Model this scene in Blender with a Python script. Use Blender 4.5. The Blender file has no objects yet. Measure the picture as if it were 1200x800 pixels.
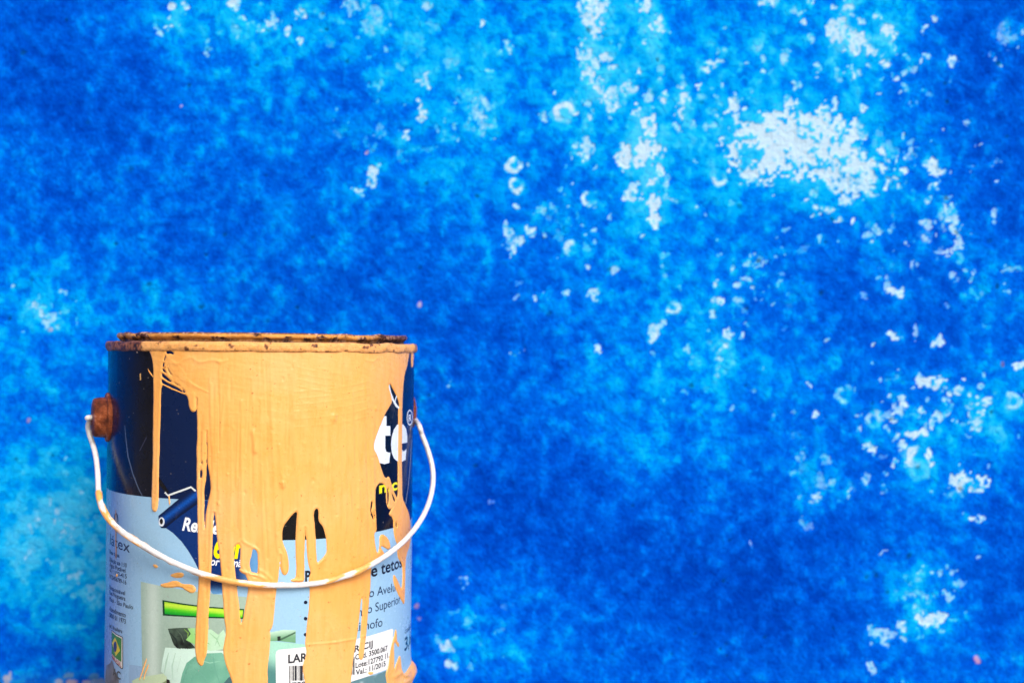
import bpy, bmesh, math, random
import numpy as np
from mathutils import Matrix, Vector
from mathutils.geometry import delaunay_2d_cdt

scene = bpy.context.scene
col = scene.collection
R_ = math.radians

# ------------------------------------------------------------------ camera
FPX = 1421.0                       # focal length in pixels of the 1200 px wide photo
CAM_Z = 0.2064
PITCH, ROLL = R_(0.58), R_(0.45)
CAM_M = Matrix.Rotation(R_(90) + PITCH, 3, 'X') @ Matrix.Rotation(ROLL, 3, 'Z')
cam_d = bpy.data.cameras.new('camera')
cam_d.sensor_width = 36.0
cam_d.lens = FPX / 1200 * 36.0
cam_d.clip_start, cam_d.clip_end = 0.01, 200.0
cam_d.dof.use_dof = True
cam_d.dof.focus_distance = 0.605
cam_d.dof.aperture_fstop = 6.0
cam = bpy.data.objects.new('camera', cam_d)
cam.matrix_world = Matrix.Translation((0, 0, CAM_Z)) @ CAM_M.to_4x4()
col.objects.link(cam)
scene.camera = cam

# ------------------------------------------------------------------ sky, sun, exposure
SUN_EL, SUN_AZ = R_(40), R_(30)     # azimuth: to the right of straight behind the camera
sun_dir = Vector((math.sin(SUN_AZ) * math.cos(SUN_EL), -math.cos(SUN_AZ) * math.cos(SUN_EL), math.sin(SUN_EL)))
world = bpy.data.worlds.new('World')
scene.world = world
world.use_nodes = True
nt = world.node_tree
nt.nodes.clear()
sky = nt.nodes.new('ShaderNodeTexSky')
sky.sky_type = 'NISHITA'
sky.sun_disc = False
sky.sun_elevation = SUN_EL
sky.sun_rotation = math.atan2(sun_dir.x, sun_dir.y)
sky.air_density, sky.dust_density, sky.ozone_density = 1.0, 6.0, 1.0
hs = nt.nodes.new('ShaderNodeHueSaturation')      # thin overcast: the blue of the sky mostly washed out
hs.inputs['Saturation'].default_value = 0.30
bg = nt.nodes.new('ShaderNodeBackground')
bg.inputs['Strength'].default_value = 0.13
wo = nt.nodes.new('ShaderNodeOutputWorld')
nt.links.new(sky.outputs[0], hs.inputs['Color'])
nt.links.new(hs.outputs[0], bg.inputs[0])
nt.links.new(bg.outputs[0], wo.inputs[0])
sun_d = bpy.data.lights.new('sun', 'SUN')
sun_d.energy = 1.7
sun_d.angle = R_(30)
sun_d.color = (1.0, 0.95, 0.88)
sun = bpy.data.objects.new('sun', sun_d)
sun.rotation_euler = sun_dir.to_track_quat('Z', 'Y').to_euler()
col.objects.link(sun)
vs = scene.view_settings
vs.view_transform, vs.look, vs.gamma, vs.exposure = 'Standard', 'None', 1.0, 0.13
vs.use_curve_mapping = False

# ------------------------------------------------------------------ helpers
CAM_N = np.array([[CAM_M[i][j] for j in range(3)] for i in range(3)])
def rays(px, py):
    px, py = np.asarray(px, float), np.asarray(py, float)
    v = np.stack([px - 600.0, 400.0 - py, np.full_like(px, -FPX)], -1)
    return v @ CAM_N.T
def project(x, y, z):
    v = np.stack([x, y, z - CAM_Z], -1) @ CAM_N
    return 600 - v[..., 0] / v[..., 2] * FPX, 400 + v[..., 1] / v[..., 2] * FPX

def lin(c):
    c = np.asarray(c, float) / 255.0
    return np.where(c <= 0.04045, c / 12.92, ((c + 0.055) / 1.055) ** 2.4)
def sstep(a, b, x):
    t = np.clip((x - a) / (b - a), 0, 1)
    return t * t * (3 - 2 * t)
_tab = np.random.RandomState(7).rand(512, 512)
def vnoise(x, y, seed=0):
    x = x + seed * 17.31; y = y + seed * 41.77
    xi, yi = np.floor(x).astype(int), np.floor(y).astype(int)
    fx, fy = x - xi, y - yi
    fx, fy = fx * fx * (3 - 2 * fx), fy * fy * (3 - 2 * fy)
    a = _tab[xi & 511, yi & 511]; b = _tab[(xi + 1) & 511, yi & 511]
    c = _tab[xi & 511, (yi + 1) & 511]; d = _tab[(xi + 1) & 511, (yi + 1) & 511]
    return a + (b - a) * fx + (c - a) * fy + (a - b - c + d) * fx * fy
def fbm(x, y, seed=0, o=4):
    s = 0; w = 0
    for i in range(o):
        s = s + vnoise(x * 2 ** i, y * 2 ** i, seed + i * 3) * 0.5 ** i; w += 0.5 ** i
    return s / w

def new_obj(name, verts, faces, mat, parent=None, colors=None, smooth=True, loops=None):
    me = bpy.data.meshes.new(name)
    verts = np.asarray(verts, np.float32)
    faces = np.asarray(faces, np.int32) if not isinstance(faces, list) else faces
    if isinstance(faces, list):
        me.from_pydata(verts.tolist(), [], faces)
    else:
        k = faces.shape[1]
        me.vertices.add(len(verts)); me.vertices.foreach_set('co', verts.ravel())
        me.loops.add(faces.size); me.loops.foreach_set('vertex_index', faces.ravel())
        me.polygons.add(len(faces))
        me.polygons.foreach_set('loop_start', np.arange(0, faces.size, k, dtype=np.int32))
        me.update(calc_edges=True)
    if colors is not None:
        at = me.color_attributes.new('Col', 'FLOAT_COLOR', 'POINT')
        c = np.ones((len(verts), 4), np.float32); c[:, :3] = np.clip(colors, 0, 1)
        at.data.foreach_set('color', c.ravel())
    me.materials.append(mat)
    if smooth:
        me.polygons.foreach_set('use_smooth', np.ones(len(me.polygons), bool))
    me.validate()
    o = bpy.data.objects.new(name, me)
    col.objects.link(o)
    if parent is not None:
        o.parent = parent
    return o

# ------------------------------------------------------------------ materials
def base_mat(name, rough=0.5, spec=0.5):
    m = bpy.data.materials.new(name); m.use_nodes = True
    n = m.node_tree.nodes; b = n['Principled BSDF']
    b.inputs['Roughness'].default_value = rough
    b.inputs['Specular IOR Level'].default_value = spec
    return m, m.node_tree, b
def nd(t, kind, **kw):
    n = t.nodes.new(kind)
    for k, v in kw.items():
        if k in n.inputs: n.inputs[k].default_value = v
        else: setattr(n, k, v)
    return n
def coords(t, scale=(1, 1, 1)):
    tc = nd(t, 'ShaderNodeTexCoord'); mp = nd(t, 'ShaderNodeMapping'); mp.inputs['Scale'].default_value = scale
    t.links.new(tc.outputs['Object'], mp.inputs['Vector'])
    return mp.outputs[0]
def noise(t, vec, scale, detail=4, rough=0.55):
    n = nd(t, 'ShaderNodeTexNoise', Scale=scale, Detail=detail, Roughness=rough)
    t.links.new(vec, n.inputs['Vector']); return n.outputs['Fac']
def ramp(t, fac, stops):
    r = nd(t, 'ShaderNodeValToRGB'); cr = r.color_ramp
    while len(cr.elements) < len(stops): cr.elements.new(0.5)
    for e, (p, c) in zip(cr.elements, stops):
        e.position = p; e.color = (*c, 1) if len(c) == 3 else c
    t.links.new(fac, r.inputs[0]); return r.outputs[0]
def mixc(t, fac, a, b, mode='MIX'):
    m = nd(t, 'ShaderNodeMix', data_type='RGBA', blend_type=mode)
    for s, v in ((m.inputs[0], fac), (m.inputs[6], a), (m.inputs[7], b)):
        if hasattr(v, 'is_linked'): t.links.new(v, s)
        else: s.default_value = v if not isinstance(v, tuple) else (*v, 1)
    return m.outputs[2]
def bump(t, b, h, strength, dist):
    bp = nd(t, 'ShaderNodeBump', Strength=strength, Distance=dist)
    t.links.new(h, bp.inputs['Height']); t.links.new(bp.outputs[0], b.inputs['Normal'])
    return bp
def attr(t):
    return nd(t, 'ShaderNodeVertexColor', layer_name='Col').outputs['Color']

def mat_wall():
    m, t, b = base_mat('weathered_blue_limewash', 1.0, 0.0)
    v = coords(t)
    c = attr(t)
    g = noise(t, v, 620, 5, 0.75)
    g2 = noise(t, v, 190, 6, 0.72)
    k = ramp(t, g, [(0.25, (0.72, 0.66, 0.84)), (0.5, (1, 1, 1)), (0.75, (1.2, 1.32, 1.10))])
    k2 = ramp(t, g2, [(0.28, (0.8, 0.70, 0.86)), (0.5, (1, 1, 1)), (0.72, (1.15, 1.28, 1.08))])
    sx = nd(t, 'ShaderNodeSeparateColor'); t.links.new(c, sx.inputs[0])
    mr = nd(t, 'ShaderNodeMapRange'); t.links.new(sx.outputs[0], mr.inputs['Value'])      # bare whitewash is less blotchy than the blue
    for q, w in (('From Min', 0.02), ('From Max', 0.35), ('To Min', 0.55), ('To Max', 0.10)): mr.inputs[q].default_value = w
    c = mixc(t, mr.outputs[0], c, k, 'MULTIPLY'); c = mixc(t, mr.outputs[0], c, k2, 'MULTIPLY')
    t.links.new(c, b.inputs['Base Color'])
    h = noise(t, v, 420, 6, 0.65)
    bump(t, b, h, 0.8, 0.0016)
    return m
def mat_print():
    m, t, b = base_mat('glossy_printed_label', 0.22, 0.32)
    v = coords(t)
    c = attr(t)
    f = ramp(t, noise(t, v, 1100, 3, 0.6), [(0.0, (0.88,) * 3), (1.0, (1.10,) * 3)])
    c = mixc(t, 1.0, c, f, 'MULTIPLY')
    # tiny chips and dust specks worn into the print
    sp = ramp(t, noise(t, v, 620, 2, 0.6), [(0.735, (0, 0, 0)), (0.76, (1, 1, 1))])
    c = mixc(t, sp, c, (0.36, 0.30, 0.27))
    sc = ramp(t, noise(t, coords(t, (1, 1, 0.35)), 70, 8, 0.78), [(0.60, (0, 0, 0)), (0.80, (0.30, 0.30, 0.30))])
    c = mixc(t, sc, c, (0.30, 0.29, 0.31))
    t.links.new(c, b.inputs['Base Color'])
    r = ramp(t, noise(t, v, 55, 6, 0.65), [(0.3, (0.14,) * 3), (0.75, (0.44,) * 3)])
    t.links.new(r, b.inputs['Roughness'])
    bump(t, b, noise(t, v, 30, 2), 0.08, 0.002)
    return m
def mat_sticker():
    m, t, b = base_mat('worn_paper_sticker', 0.6, 0.3)
    v = coords(t)
    c = ramp(t, noise(t, v, 150, 5, 0.7), [(0.3, (0.72, 0.70, 0.69)), (0.5, (0.84, 0.83, 0.82)), (0.8, (0.88, 0.87, 0.86))])
    t.links.new(c, b.inputs['Base Color']); bump(t, b, noise(t, v, 500, 3), 0.15, 0.0004)
    return m
def mat_ink():
    m, t, b = base_mat('faded_sticker_ink', 0.6, 0.3)
    v = coords(t)
    c = ramp(t, noise(t, v, 420, 4, 0.7), [(0.58, (0.02, 0.02, 0.03)), (0.70, (0.2, 0.19, 0.2)), (0.8, (0.7, 0.69, 0.68))])
    t.links.new(c, b.inputs['Base Color'])
    return m
PEACH = (0.92, 0.435, 0.114)
PEACH2 = (0.91, 0.390, 0.082)
PEACH3 = (0.92, 0.465, 0.165)
def mat_paint():
    m, t, b = base_mat('dried_peach_paint', 0.42, 0.4)
    v = coords(t); vs_ = coords(t, (1, 1, 0.18)); vh = coords(t, (0.35, 0.35, 1.6))
    c = ramp(t, noise(t, v, 16, 4, 0.6), [(0.28, PEACH2), (0.5, PEACH), (0.72, PEACH3)])
    st = ramp(t, noise(t, vs_, 300, 5, 0.65), [(0.3, (0.96, 0.84, 0.66)), (0.52, (1, 1, 1)), (0.75, (1.0, 1.06, 1.2))])
    c = mixc(t, 0.75, c, st, 'MULTIPLY')
    sp = ramp(t, noise(t, v, 480, 2, 0.5), [(0.70, (0, 0, 0)), (0.75, (1, 1, 1))])
    c = mixc(t, sp, c, tuple(lin((206, 132, 66))))
    t.links.new(c, b.inputs['Base Color'])
    r = ramp(t, noise(t, v, 90, 4), [(0.3, (0.18,) * 3), (0.7, (0.45,) * 3)])
    t.links.new(r, b.inputs['Roughness'])
    nz_ = nd(t, 'ShaderNodeTexNoise', Scale=170, Detail=5, Roughness=0.6, Distortion=1.2); t.links.new(vh, nz_.inputs['Vector'])
    a = nd(t, 'ShaderNodeMath', operation='MULTIPLY_ADD'); a.inputs[1].default_value = 0.6
    t.links.new(nz_.outputs['Fac'], a.inputs[0]); t.links.new(noise(t, vs_, 260, 4, 0.65), a.inputs[2])
    bump(t, b, a.outputs[0], 0.30, 0.0006)
    return m
def mat_rim():
    m, t, b = base_mat('rim_paint_and_rust', 0.5, 0.4)
    v = coords(t)
    c = attr(t)
    k = ramp(t, noise(t, v, 420, 5, 0.7), [(0.28, (0.62, 0.55, 0.48)), (0.5, (1, 1, 1)), (0.75, (1.15, 1.1, 1.1))])
    t.links.new(mixc(t, 0.8, c, k, 'MULTIPLY'), b.inputs['Base Color'])
    bump(t, b, noise(t, v, 380, 6, 0.7), 0.8, 0.0012)
    return m
def mat_rust():
    m, t, b = base_mat('rusted_iron', 0.62, 0.4)
    v = coords(t)
    n1 = noise(t, v, 160, 6, 0.7)
    c = ramp(t, n1, [(0.30, tuple(lin((48, 20, 10)))), (0.45, tuple(lin((116, 50, 20)))), (0.58, tuple(lin((160, 80, 38)))), (0.72, tuple(lin((204, 146, 118))))])
    t.links.new(c, b.inputs['Base Color'])
    r = ramp(t, n1, [(0.3, (0.8,) * 3), (0.65, (0.35,) * 3)]); t.links.new(r, b.inputs['Roughness'])
    b.inputs['Metallic'].default_value = 0.15
    bump(t, b, noise(t, v, 260, 7, 0.72), 1.0, 0.0022)
    return m
def mat_wire():
    m, t, b = base_mat('white_enamelled_wire', 0.33, 0.5)
    v = coords(t)
    k = ramp(t, noise(t, v, 200, 5, 0.65), [(0.3, (0.80, 0.77, 0.75)), (0.55, (1, 1, 1))])
    t.links.new(mixc(t, 1.0, attr(t), k, 'MULTIPLY'), b.inputs['Base Color'])
    bump(t, b, noise(t, v, 300, 4), 0.25, 0.0006)
    return m
def mat_metal():
    m, t, b = base_mat('scratched_tinplate', 0.42, 0.5)
    v = coords(t); b.inputs['Metallic'].default_value = 0.6
    c = ramp(t, noise(t, v, 120, 6, 0.7), [(0.3, (0.09, 0.07, 0.06)), (0.5, (0.24, 0.22, 0.21)), (0.75, (0.42, 0.40, 0.39))])
    t.links.new(c, b.inputs['Base Color']); bump(t, b, noise(t, v, 300, 5), 0.3, 0.0006)
    return m
def mat_ground():
    m, t, b = base_mat('rough_concrete', 0.9, 0.2)
    v = coords(t)
    c = ramp(t, noise(t, v, 30, 8, 0.7), [(0.3, (0.20, 0.18, 0.165)), (0.5, (0.30, 0.28, 0.26)), (0.75, (0.42, 0.40, 0.37))])
    t.links.new(c, b.inputs['Base Color']); bump(t, b, noise(t, v, 120, 8, 0.7), 0.6, 0.004)
    return m
M_WALL, M_PRINT, M_STICK, M_INK, M_PAINT = mat_wall(), mat_print(), mat_sticker(), mat_ink(), mat_paint()
M_RIM, M_RUST, M_WIRE, M_METAL, M_GROUND = mat_rim(), mat_rust(), mat_wire(), mat_metal(), mat_ground()

# ------------------------------------------------------------------ can geometry constants
CR = 0.0825
CX, CY = -0.13698, 0.6727
WALL_Y = CY + CR + 0.0045
Z_RIM0, Z_RIM1, Z_COL = 0.2063, 0.2112, 0.2158
def ang(d): return (d + math.pi) % (2 * math.pi) - math.pi
def rsurf(th, z):
    """radius of the dented can wall"""
    th = np.asarray(th, float); z = np.asarray(z, float)
    r = np.full(np.broadcast(th, z).shape, CR)
    r = r - 0.0044 * np.exp(-((th - R_(-74)) / R_(15)) ** 2) * sstep(0.034, 0.018, z)
    r = r + 0.0016 * np.exp(-((th - R_(90)) / R_(14)) ** 2) * np.exp(-((z - 0.029) / 0.0055) ** 2)
    r = r - 0.0024 * np.exp(-((th - R_(90)) / R_(16)) ** 2) * sstep(0.022, 0.012, z)
    r = r - 0.0005 * np.exp(-((th - R_(95)) / R_(20)) ** 2) * sstep(0.19, 0.14, z)
    r = r + 0.00022 * (vnoise(th * 2.2 + 9, z * 22 + 3, 5) - 0.5) + 0.00010 * (vnoise(th * 6 + 9, z * 55, 6) - 0.5)
    return r
def pix2can(px, py, r=CR):
    """photo pixel -> (theta, z) where its ray meets the can"""
    d = rays(px, py); dx, dy, dz = d[..., 0], d[..., 1], d[..., 2]
    a = dx * dx + dy * dy; bq = dx * -CX + dy * -CY; c = CX * CX + CY * CY - r * r
    disc = np.maximum(bq * bq - a * c, 0)
    tt = (-bq - np.sqrt(disc)) / a
    x, y, z = dx * tt - CX, dy * tt - CY, dz * tt + CAM_Z
    return np.arctan2(x, -y), z
def can_xyz(th, z, r):
    return np.stack([r * np.sin(th), -r * np.cos(th), z + 0 * th], -1)
def sz(px, py):
    th, z = pix2can(px, py); return th * CR, z

# ------------------------------------------------------------------ ground and wall
g = 6.0; GZ0 = -0.003
gx = np.array([-g, g]); 
new_ground = new_obj('ground', [(-g, -g, GZ0), (g, -g, GZ0), (g, WALL_Y + 0.25, GZ0), (-g, WALL_Y + 0.25, GZ0)], [(0, 1, 2, 3)], M_GROUND, smooth=False)
new_ground['kind'] = 'structure'

def build_wall():
    pxm = WALL_Y / FPX
    def axis(lo, hi, dlo, dhi, step, far):
        a = np.arange(dlo, dhi, step)
        l = dlo - np.geomspace(step, dlo - lo, 26)[::-1]; h = dhi + np.geomspace(step * 0.5, hi - dhi, 26)
        return np.concatenate([l, a, h])
    st = 1.45 * pxm
    X = axis(-3.0, 3.0, -700 * pxm, 700 * pxm, st, 3)
    Zd0, Zd1 = 0.0, CAM_Z + 470 * pxm
    Z = np.concatenate([[-0.05, -0.01], np.arange(Zd0, Zd1, st), Zd1 + np.geomspace(st * 0.5, 1.8, 26)])
    GX, GZ = np.meshgrid(X, Z)
    x, y = project(GX, np.full_like(GX, WALL_Y), GZ)
    n1 = fbm(x / 170, y / 170, 1, 3); n2 = fbm(x / 46, y / 46, 2, 3); n3 = fbm(x / 13, y / 13, 3, 3); n4 = fbm(x / 4.5, y / 4.5, 4, 2)
    n5 = fbm(x / 22, y / 22, 8, 4)
    xw = x + (fbm(x / 11, y / 11, 11, 3) - 0.5) * 16; yw = y + (fbm(x / 11, y / 11, 21, 3) - 0.5) * 16
    tone = 0.315 + 0.28 * (n1 - 0.5) + 0.20 * (n2 - 0.5)
    # broad pale and deep zones of the limewash; a right-edge vignette is painted in too
    zones = [(820, 660, 280, 130, -.07), (560, 560, 120, 120, -.04), (660, 190, 300, 190, .10), (560, 90, 160, 110, .04), (880, 90, 260, 110, .04), (270, 25, 190, 45, .17), (60, 30, 50, 60, -.10), (60, 110, 120, 60, -.08), (150, 240, 150, 70, -.08), (330, 130, 60, 50, .06), (240, 160, 110, 40, .03),
             (470, 60, 90, 60, .10), (540, 120, 70, 70, .12), (520, 215, 60, 40, .09), (700, 60, 60, 120, .14), (760, 150, 55, 130, .14), (620, 150, 50, 70, -.05), (470, 330, 90, 60, -.02),
             (880, 60, 80, 70, .10), (1000, 40, 90, 50, .13), (1000, 190, 90, 70, .12), (830, 250, 80, 90, .10), (1170, 150, 60, 130, -.12), (1100, 320, 80, 70, -.03), (950, 330, 90, 50, -.04),
             (50, 365, 70, 32, .18), (60, 600, 95, 100, .37), (70, 640, 110, 100, .20), (100, 720, 50, 60, .10), (40, 470, 80, 50, -.03), (30, 760, 60, 25, -.05), (600, 600, 120, 160, -.12), (760, 680, 160, 90, -.07), (1120, 420, 60, 60, -.04), (740, 480, 80, 70, .08), (700, 620, 60, 40, .03),  # lower-left wash is pale; extra lift painted in against the can's shadow
             (545, 755, 34, 32, .26), (600, 690, 60, 30, .06), (850, 480, 60, 120, .06), (850, 640, 120, 70, -.10), (960, 740, 90, 60, -.12), (1070, 500, 90, 70, .05), (1070, 690, 55, 40, .23), (1085, 735, 70, 22, .12), (1150, 500, 60, 40, .13),
             (1185, 640, 50, 110, -.14), (1180, 780, 60, 30, -.02), (900, 420, 120, 30, .08), (950, 565, 26, 40, .10), (650, 780, 60, 30, .06), (820, 400, 60, 40, .08), (790, 690, 60, 60, -.04), (690, 300, 70, 60, .05)]
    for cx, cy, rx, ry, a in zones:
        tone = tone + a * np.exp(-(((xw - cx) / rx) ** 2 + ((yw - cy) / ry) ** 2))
    # vertical water streaks at right, slanting tone streaks at left
    tone = tone + 0.16 * (fbm(x / 15, y / 240, 31, 3) - 0.5) * sstep(520, 700, x) + 0.10 * (fbm((x + y * .55) / 9, (y - x * .55) / 60, 33, 3) - 0.5) * sstep(420, 250, x)
    # mottling: paler flecks and deeper pits, denser where the wash is pale
    tone = tone + sstep(0.50, 0.74, n3 + 0.35 * (tone - 0.33)) * 0.15 + sstep(0.55, 0.8, n5) * 0.08
    tone = tone - sstep(0.50, 0.28, n3) * 0.11 + 0.15 * (n4 - 0.5) + 0.15 * (fbm(x / 7.5, y / 7.5, 44, 3) - 0.5)
    fl = fbm(x / 6.0, y / 7.5, 47, 2); tone = tone + sstep(0.60, 0.78, fl + 0.25 * (n2 - 0.5) + 0.15 * (n1 - 0.5)) * 0.12
    white = np.zeros_like(tone); halo = np.zeros_like(tone); pit = np.zeros_like(tone)
    xr, yr = x[0] * 0 + project(X, np.full_like(X, WALL_Y), np.full_like(X, CAM_Z))[0], project(np.zeros_like(Z), np.full_like(Z, WALL_Y), Z)[1][::-1]
    def window(cx, cy, ex, ey):
        i0, i1 = np.searchsorted(xr, [cx - ex - 12, cx + ex + 12])
        j0, j1 = np.searchsorted(yr, [cy - ey - 12, cy + ey + 12])
        return slice(len(Z) - j1, len(Z) - j0), slice(i0, i1)
    def patch(cx, cy, rx, ry, s=1.0, rag=1.0, hl=0.22):
        w = window(cx, cy, rx * 3, ry * 3)
        q = ((xw[w] - cx) / rx) ** 2 + ((yw[w] - cy) / ry) ** 2
        soft = 0.75 - 0.6 * s
        f = sstep(1.2 + soft, 0.75 - soft, q + (n3[w] - 0.5) * 3.4 * rag + (n4[w] - 0.5) * 3.6 * rag + 0.12) * s * (q < 7) * (0.80 + 0.4 * n5[w])
        white[w] = np.maximum(white[w], f)
        halo[w] = np.maximum(halo[w], hl * np.exp(-q / 3.2) * s)
    def ring(cx, cy, r, s=0.8, gap=0.35, a0=0.0):
        w = window(cx, cy, r * 2.5, r * 2.5)
        dx, dy = xw[w] * 0.45 + x[w] * 0.55 - cx, yw[w] * 0.45 + y[w] * 0.55 - cy
        d = np.hypot(dx, dy); an = np.arctan2(dy, dx)
        f = sstep(r * 0.52, r * 0.16, np.abs(d - r * 0.78)) * np.clip(0.62 + gap + 0.6 * np.cos(an - a0) + (n3[w] - 0.5), 0, 1) * s
        white[w] = np.maximum(white[w], f); halo[w] = np.maximum(halo[w], 0.26 * np.exp(-(d / (r * 1.5)) ** 2))
        pit[w] = np.maximum(pit[w], sstep(r * 0.4, 0, d) * 0.10)
    P = [(203,7,6,7,.8),(202,28,8,8,.75),(215,8,4,6,.7),(185,36,5,4,.6),(276,5,6,7,.7),(287,22,5,4,.7),(349,14,6,7,.8),(340,42,4,9,.75),(303,37,6,4,.7),(315,30,7,5,.65),
         (354,52,4,4,.7),(372,12,6,7,.5),(371,35,12,12,.28),(255,40,4,4,.4),(385,160,11,10,.25),(350,102,10,7,.18),(219,78,9,7,.25),(213,115,14,12,.16),(385,207,9,9,.25),(375,326,13,7,.22),
         (180,345,9,13,.25),(325,340,7,7,.28),(330,258,18,26,.2),(230,265,20,6,.16),(155,290,12,12,.2),(120,320,9,14,.16),(45,357,5,11,.65),(55,372,7,6,.5),(62,386,4,3,.4),(35,362,8,6,.3),
         (437,25,12,18,.5),(455,10,6,8,.4),(410,8,9,6,.6),(426,4,5,5,.5),(487,50,13,14,.38),(495,90,10,13,.72),(494,131,5,9,.8),(474,160,9,6,.75),(437,205,6,17,.75),(419,225,6,7,.75),(505,30,9,7,.45),
         (463,4,5,6,.5),(562,24,3,5,.8),(596,53,4,6,.6),(500,3,8,5,.6),(530,75,6,8,.45),(545,112,7,9,.4),(556,125,6,10,.45),(570,150,12,11,.5),(525,162,8,7,.4),(503,176,8,4,.4),(527,128,7,5,.4),(548,148,7,6,.45),(470,178,5,6,.4),(488,172,5,4,.4),
         (697,15,17,22,.72),(688,70,9,24,.66),(690,96,6,12,.55),(683,178,11,13,.66),(684,148,4,7,.4),(712,112,8,7,.5),(712,68,5,5,.4),(754,7,10,9,.85),(767,37,10,11,.8),(753,37,6,4,.6),(749,83,6,6,.85),(777,82,5,5,.5),
         (735,105,9,10,.66),(750,136,7,5,.75),(758,153,8,13,.92),(748,180,17,16,.95),(734,192,8,12,.8),(762,205,8,12,.92),(738,226,8,9,.75),(767,236,9,9,.9),(766,258,6,9,.9),(779,220,4,7,.6),(733,172,5,6,.7),
         (608,243,4,3,.7),(638,136,4,4,.6),(597,280,9,12,.55),(593,270,4,7,.7),(601,292,4,7,.75),(606,282,8,4,.7),(617,268,8,3.5,.75),(643,245,9,7,.5),(655,220,5,5,.5),(694,342,7,8,.75),(625,349,4,4,.75),(602,348,3,3,.5),(664,346,6,4,.6),
         (776,318,4,9,.55),(776,302,4,5,.5),(767,388,6,7,.65),(773,375,6,4,.7),(715,315,5,7,.4),(655,275,5,8,.45),(686,293,5,6,.45),(703,240,4,4,.4),(675,255,3,5,.4),(660,362,9,9,.3),(640,360,9,9,.22),
         (925,172,62,38,1.0),(905,165,44,34,.95),(960,170,38,36,.9),(1000,203,28,24,.72),(965,140,8,16,.9),(1008,150,10,12,.55),(1040,175,10,12,.45),(880,200,16,14,.7),(965,244,14,7,.75),(1013,212,12,12,.8),(1030,165,6,16,.45),(1018,230,6,9,.6),(960,225,10,6,.55),
         (982,35,10,19,.72),(1003,50,13,14,.75),(1043,40,9,12,.85),(996,8,8,11,.65),(930,15,13,6,.6),(905,3,12,5,.7),(948,3,6,4,.6),(888,50,9,9,.3),(830,77,9,3,.75),(841,71,3,3,.7),(803,120,8,14,.8),(812,143,7,4,.6),(803,95,5,6,.5),(855,122,4,6,.8),
         (832,148,7,8,.55),(873,110,5,5,.5),(922,62,5,10,.55),(918,113,4,6,.5),(1083,68,4,3,.7),(1115,70,5,7,.75),(1060,85,4,4,.6),(1068,80,8,5,.5),(1060,105,5,5,.55),(1068,118,8,4,.5),(1074,122,4,4,.5),(1100,197,8,11,.85),(1088,190,10,10,.35),(1115,245,8,8,.62),(1118,257,4,8,.7),(1120,272,4,5,.75),
         (1162,190,8,3,.5),(1165,255,5,7,.6),(1030,268,8,5,.6),(1018,276,5,4,.55),(1040,272,4,5,.55),(1055,345,13,6,.85),(1043,333,5,9,.55),(1034,327,4,4,.5),(842,331,4,3,.75),(842,355,5,6,.85),(834,370,3,3,.6),(850,396,4,9,.7),(1048,395,10,5,.85),(1095,398,8,4,.8),(1071,388,4,8,.6),
         (924,352,6,9,.4),(925,368,4,6,.35),(962,280,5,6,.5),(1082,285,5,12,.4),(1045,312,12,6,.4),(1022,315,14,9,.22),(1190,312,11,4,.5),(1010,347,4,4,.5),(813,242,4,5,.75),(875,310,4,6,.6),(887,305,4,4,.6),(844,285,3,3,.6),(920,270,3,3,.5),(942,292,6,5,.4),(985,283,3,3,.6),
         (845,404,12,10,.4),(847,408,4,6,.7),(808,410,4,6,.55),(844,420,3,3,.6),(1094,447,13,7,.92),(1050,443,10,6,.42),(1054,465,9,4,.8),(1043,452,6,14,.3),(1068,507,19,5,.95),(1048,512,8,3,.6),(1022,522,8,3,.8),(1056,522,6,3,.7),(1088,540,7,11,.92),(1133,563,17,9,.85),(1128,556,5,14,.75),(1143,570,10,5,.7),(1123,575,9,11,.45),(1114,523,10,10,.33),
         (1140,608,8,4,.75),(1145,495,5,9,.6),(1155,474,7,5,.7),(1171,465,5,6,.5),(1195,430,6,5,.9),(954,483,4,6,.75),(931,510,6,8,.4),(948,560,10,18,.35),(955,582,7,4,.7),(978,567,5,4,.65),(969,537,5,7,.5),(1014,560,5,9,.6),(1100,486,4,4,.7),(1047,487,4,3,.7),(1072,485,4,7,.5),
         (995,506,5,5,.5),(1005,504,3,6,.5),(1085,555,6,5,.5),(1083,668,8,5,.65),(1125,630,10,8,.3),(1150,645,8,6,.35),(1148,653,3,3,.6),(1030,745,14,9,.62),(1057,739,5,10,.7),(1093,727,13,10,.78),(1112,700,5,7,.65),(1075,742,4,4,.5),(1115,724,7,3,.5),(1020,784,5,8,.75),(1042,752,4,4,.4),(1148,770,8,5,.3),(1185,770,10,8,.33),
         (603,415,7,5,.75),(527,450,4,4,.6),(628,425,6,9,.25),(698,411,4,6,.7),(696,420,6,9,.3),(640,432,4,4,.3),(660,415,6,4,.3),(670,465,9,9,.28),(705,490,12,9,.2),(735,505,12,14,.25),(727,468,8,8,.2),(745,480,8,8,.2),(638,510,6,6,.2),(655,550,8,6,.18),(640,615,12,8,.2),
         (524,757,7,9,.72),(530,745,4,4,.5),(520,750,12,3,.5),(528,776,3,6,.72),(541,680,6,4,.6),(548,677,9,6,.35),(575,675,10,8,.28),(595,687,9,8,.24),(533,716,7,5,.4),(567,706,12,9,.25),(577,591,4,3,.45),(530,557,4,4,.4),(557,529,4,3,.3),(625,740,9,8,.18),(609,773,9,8,.22),
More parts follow.
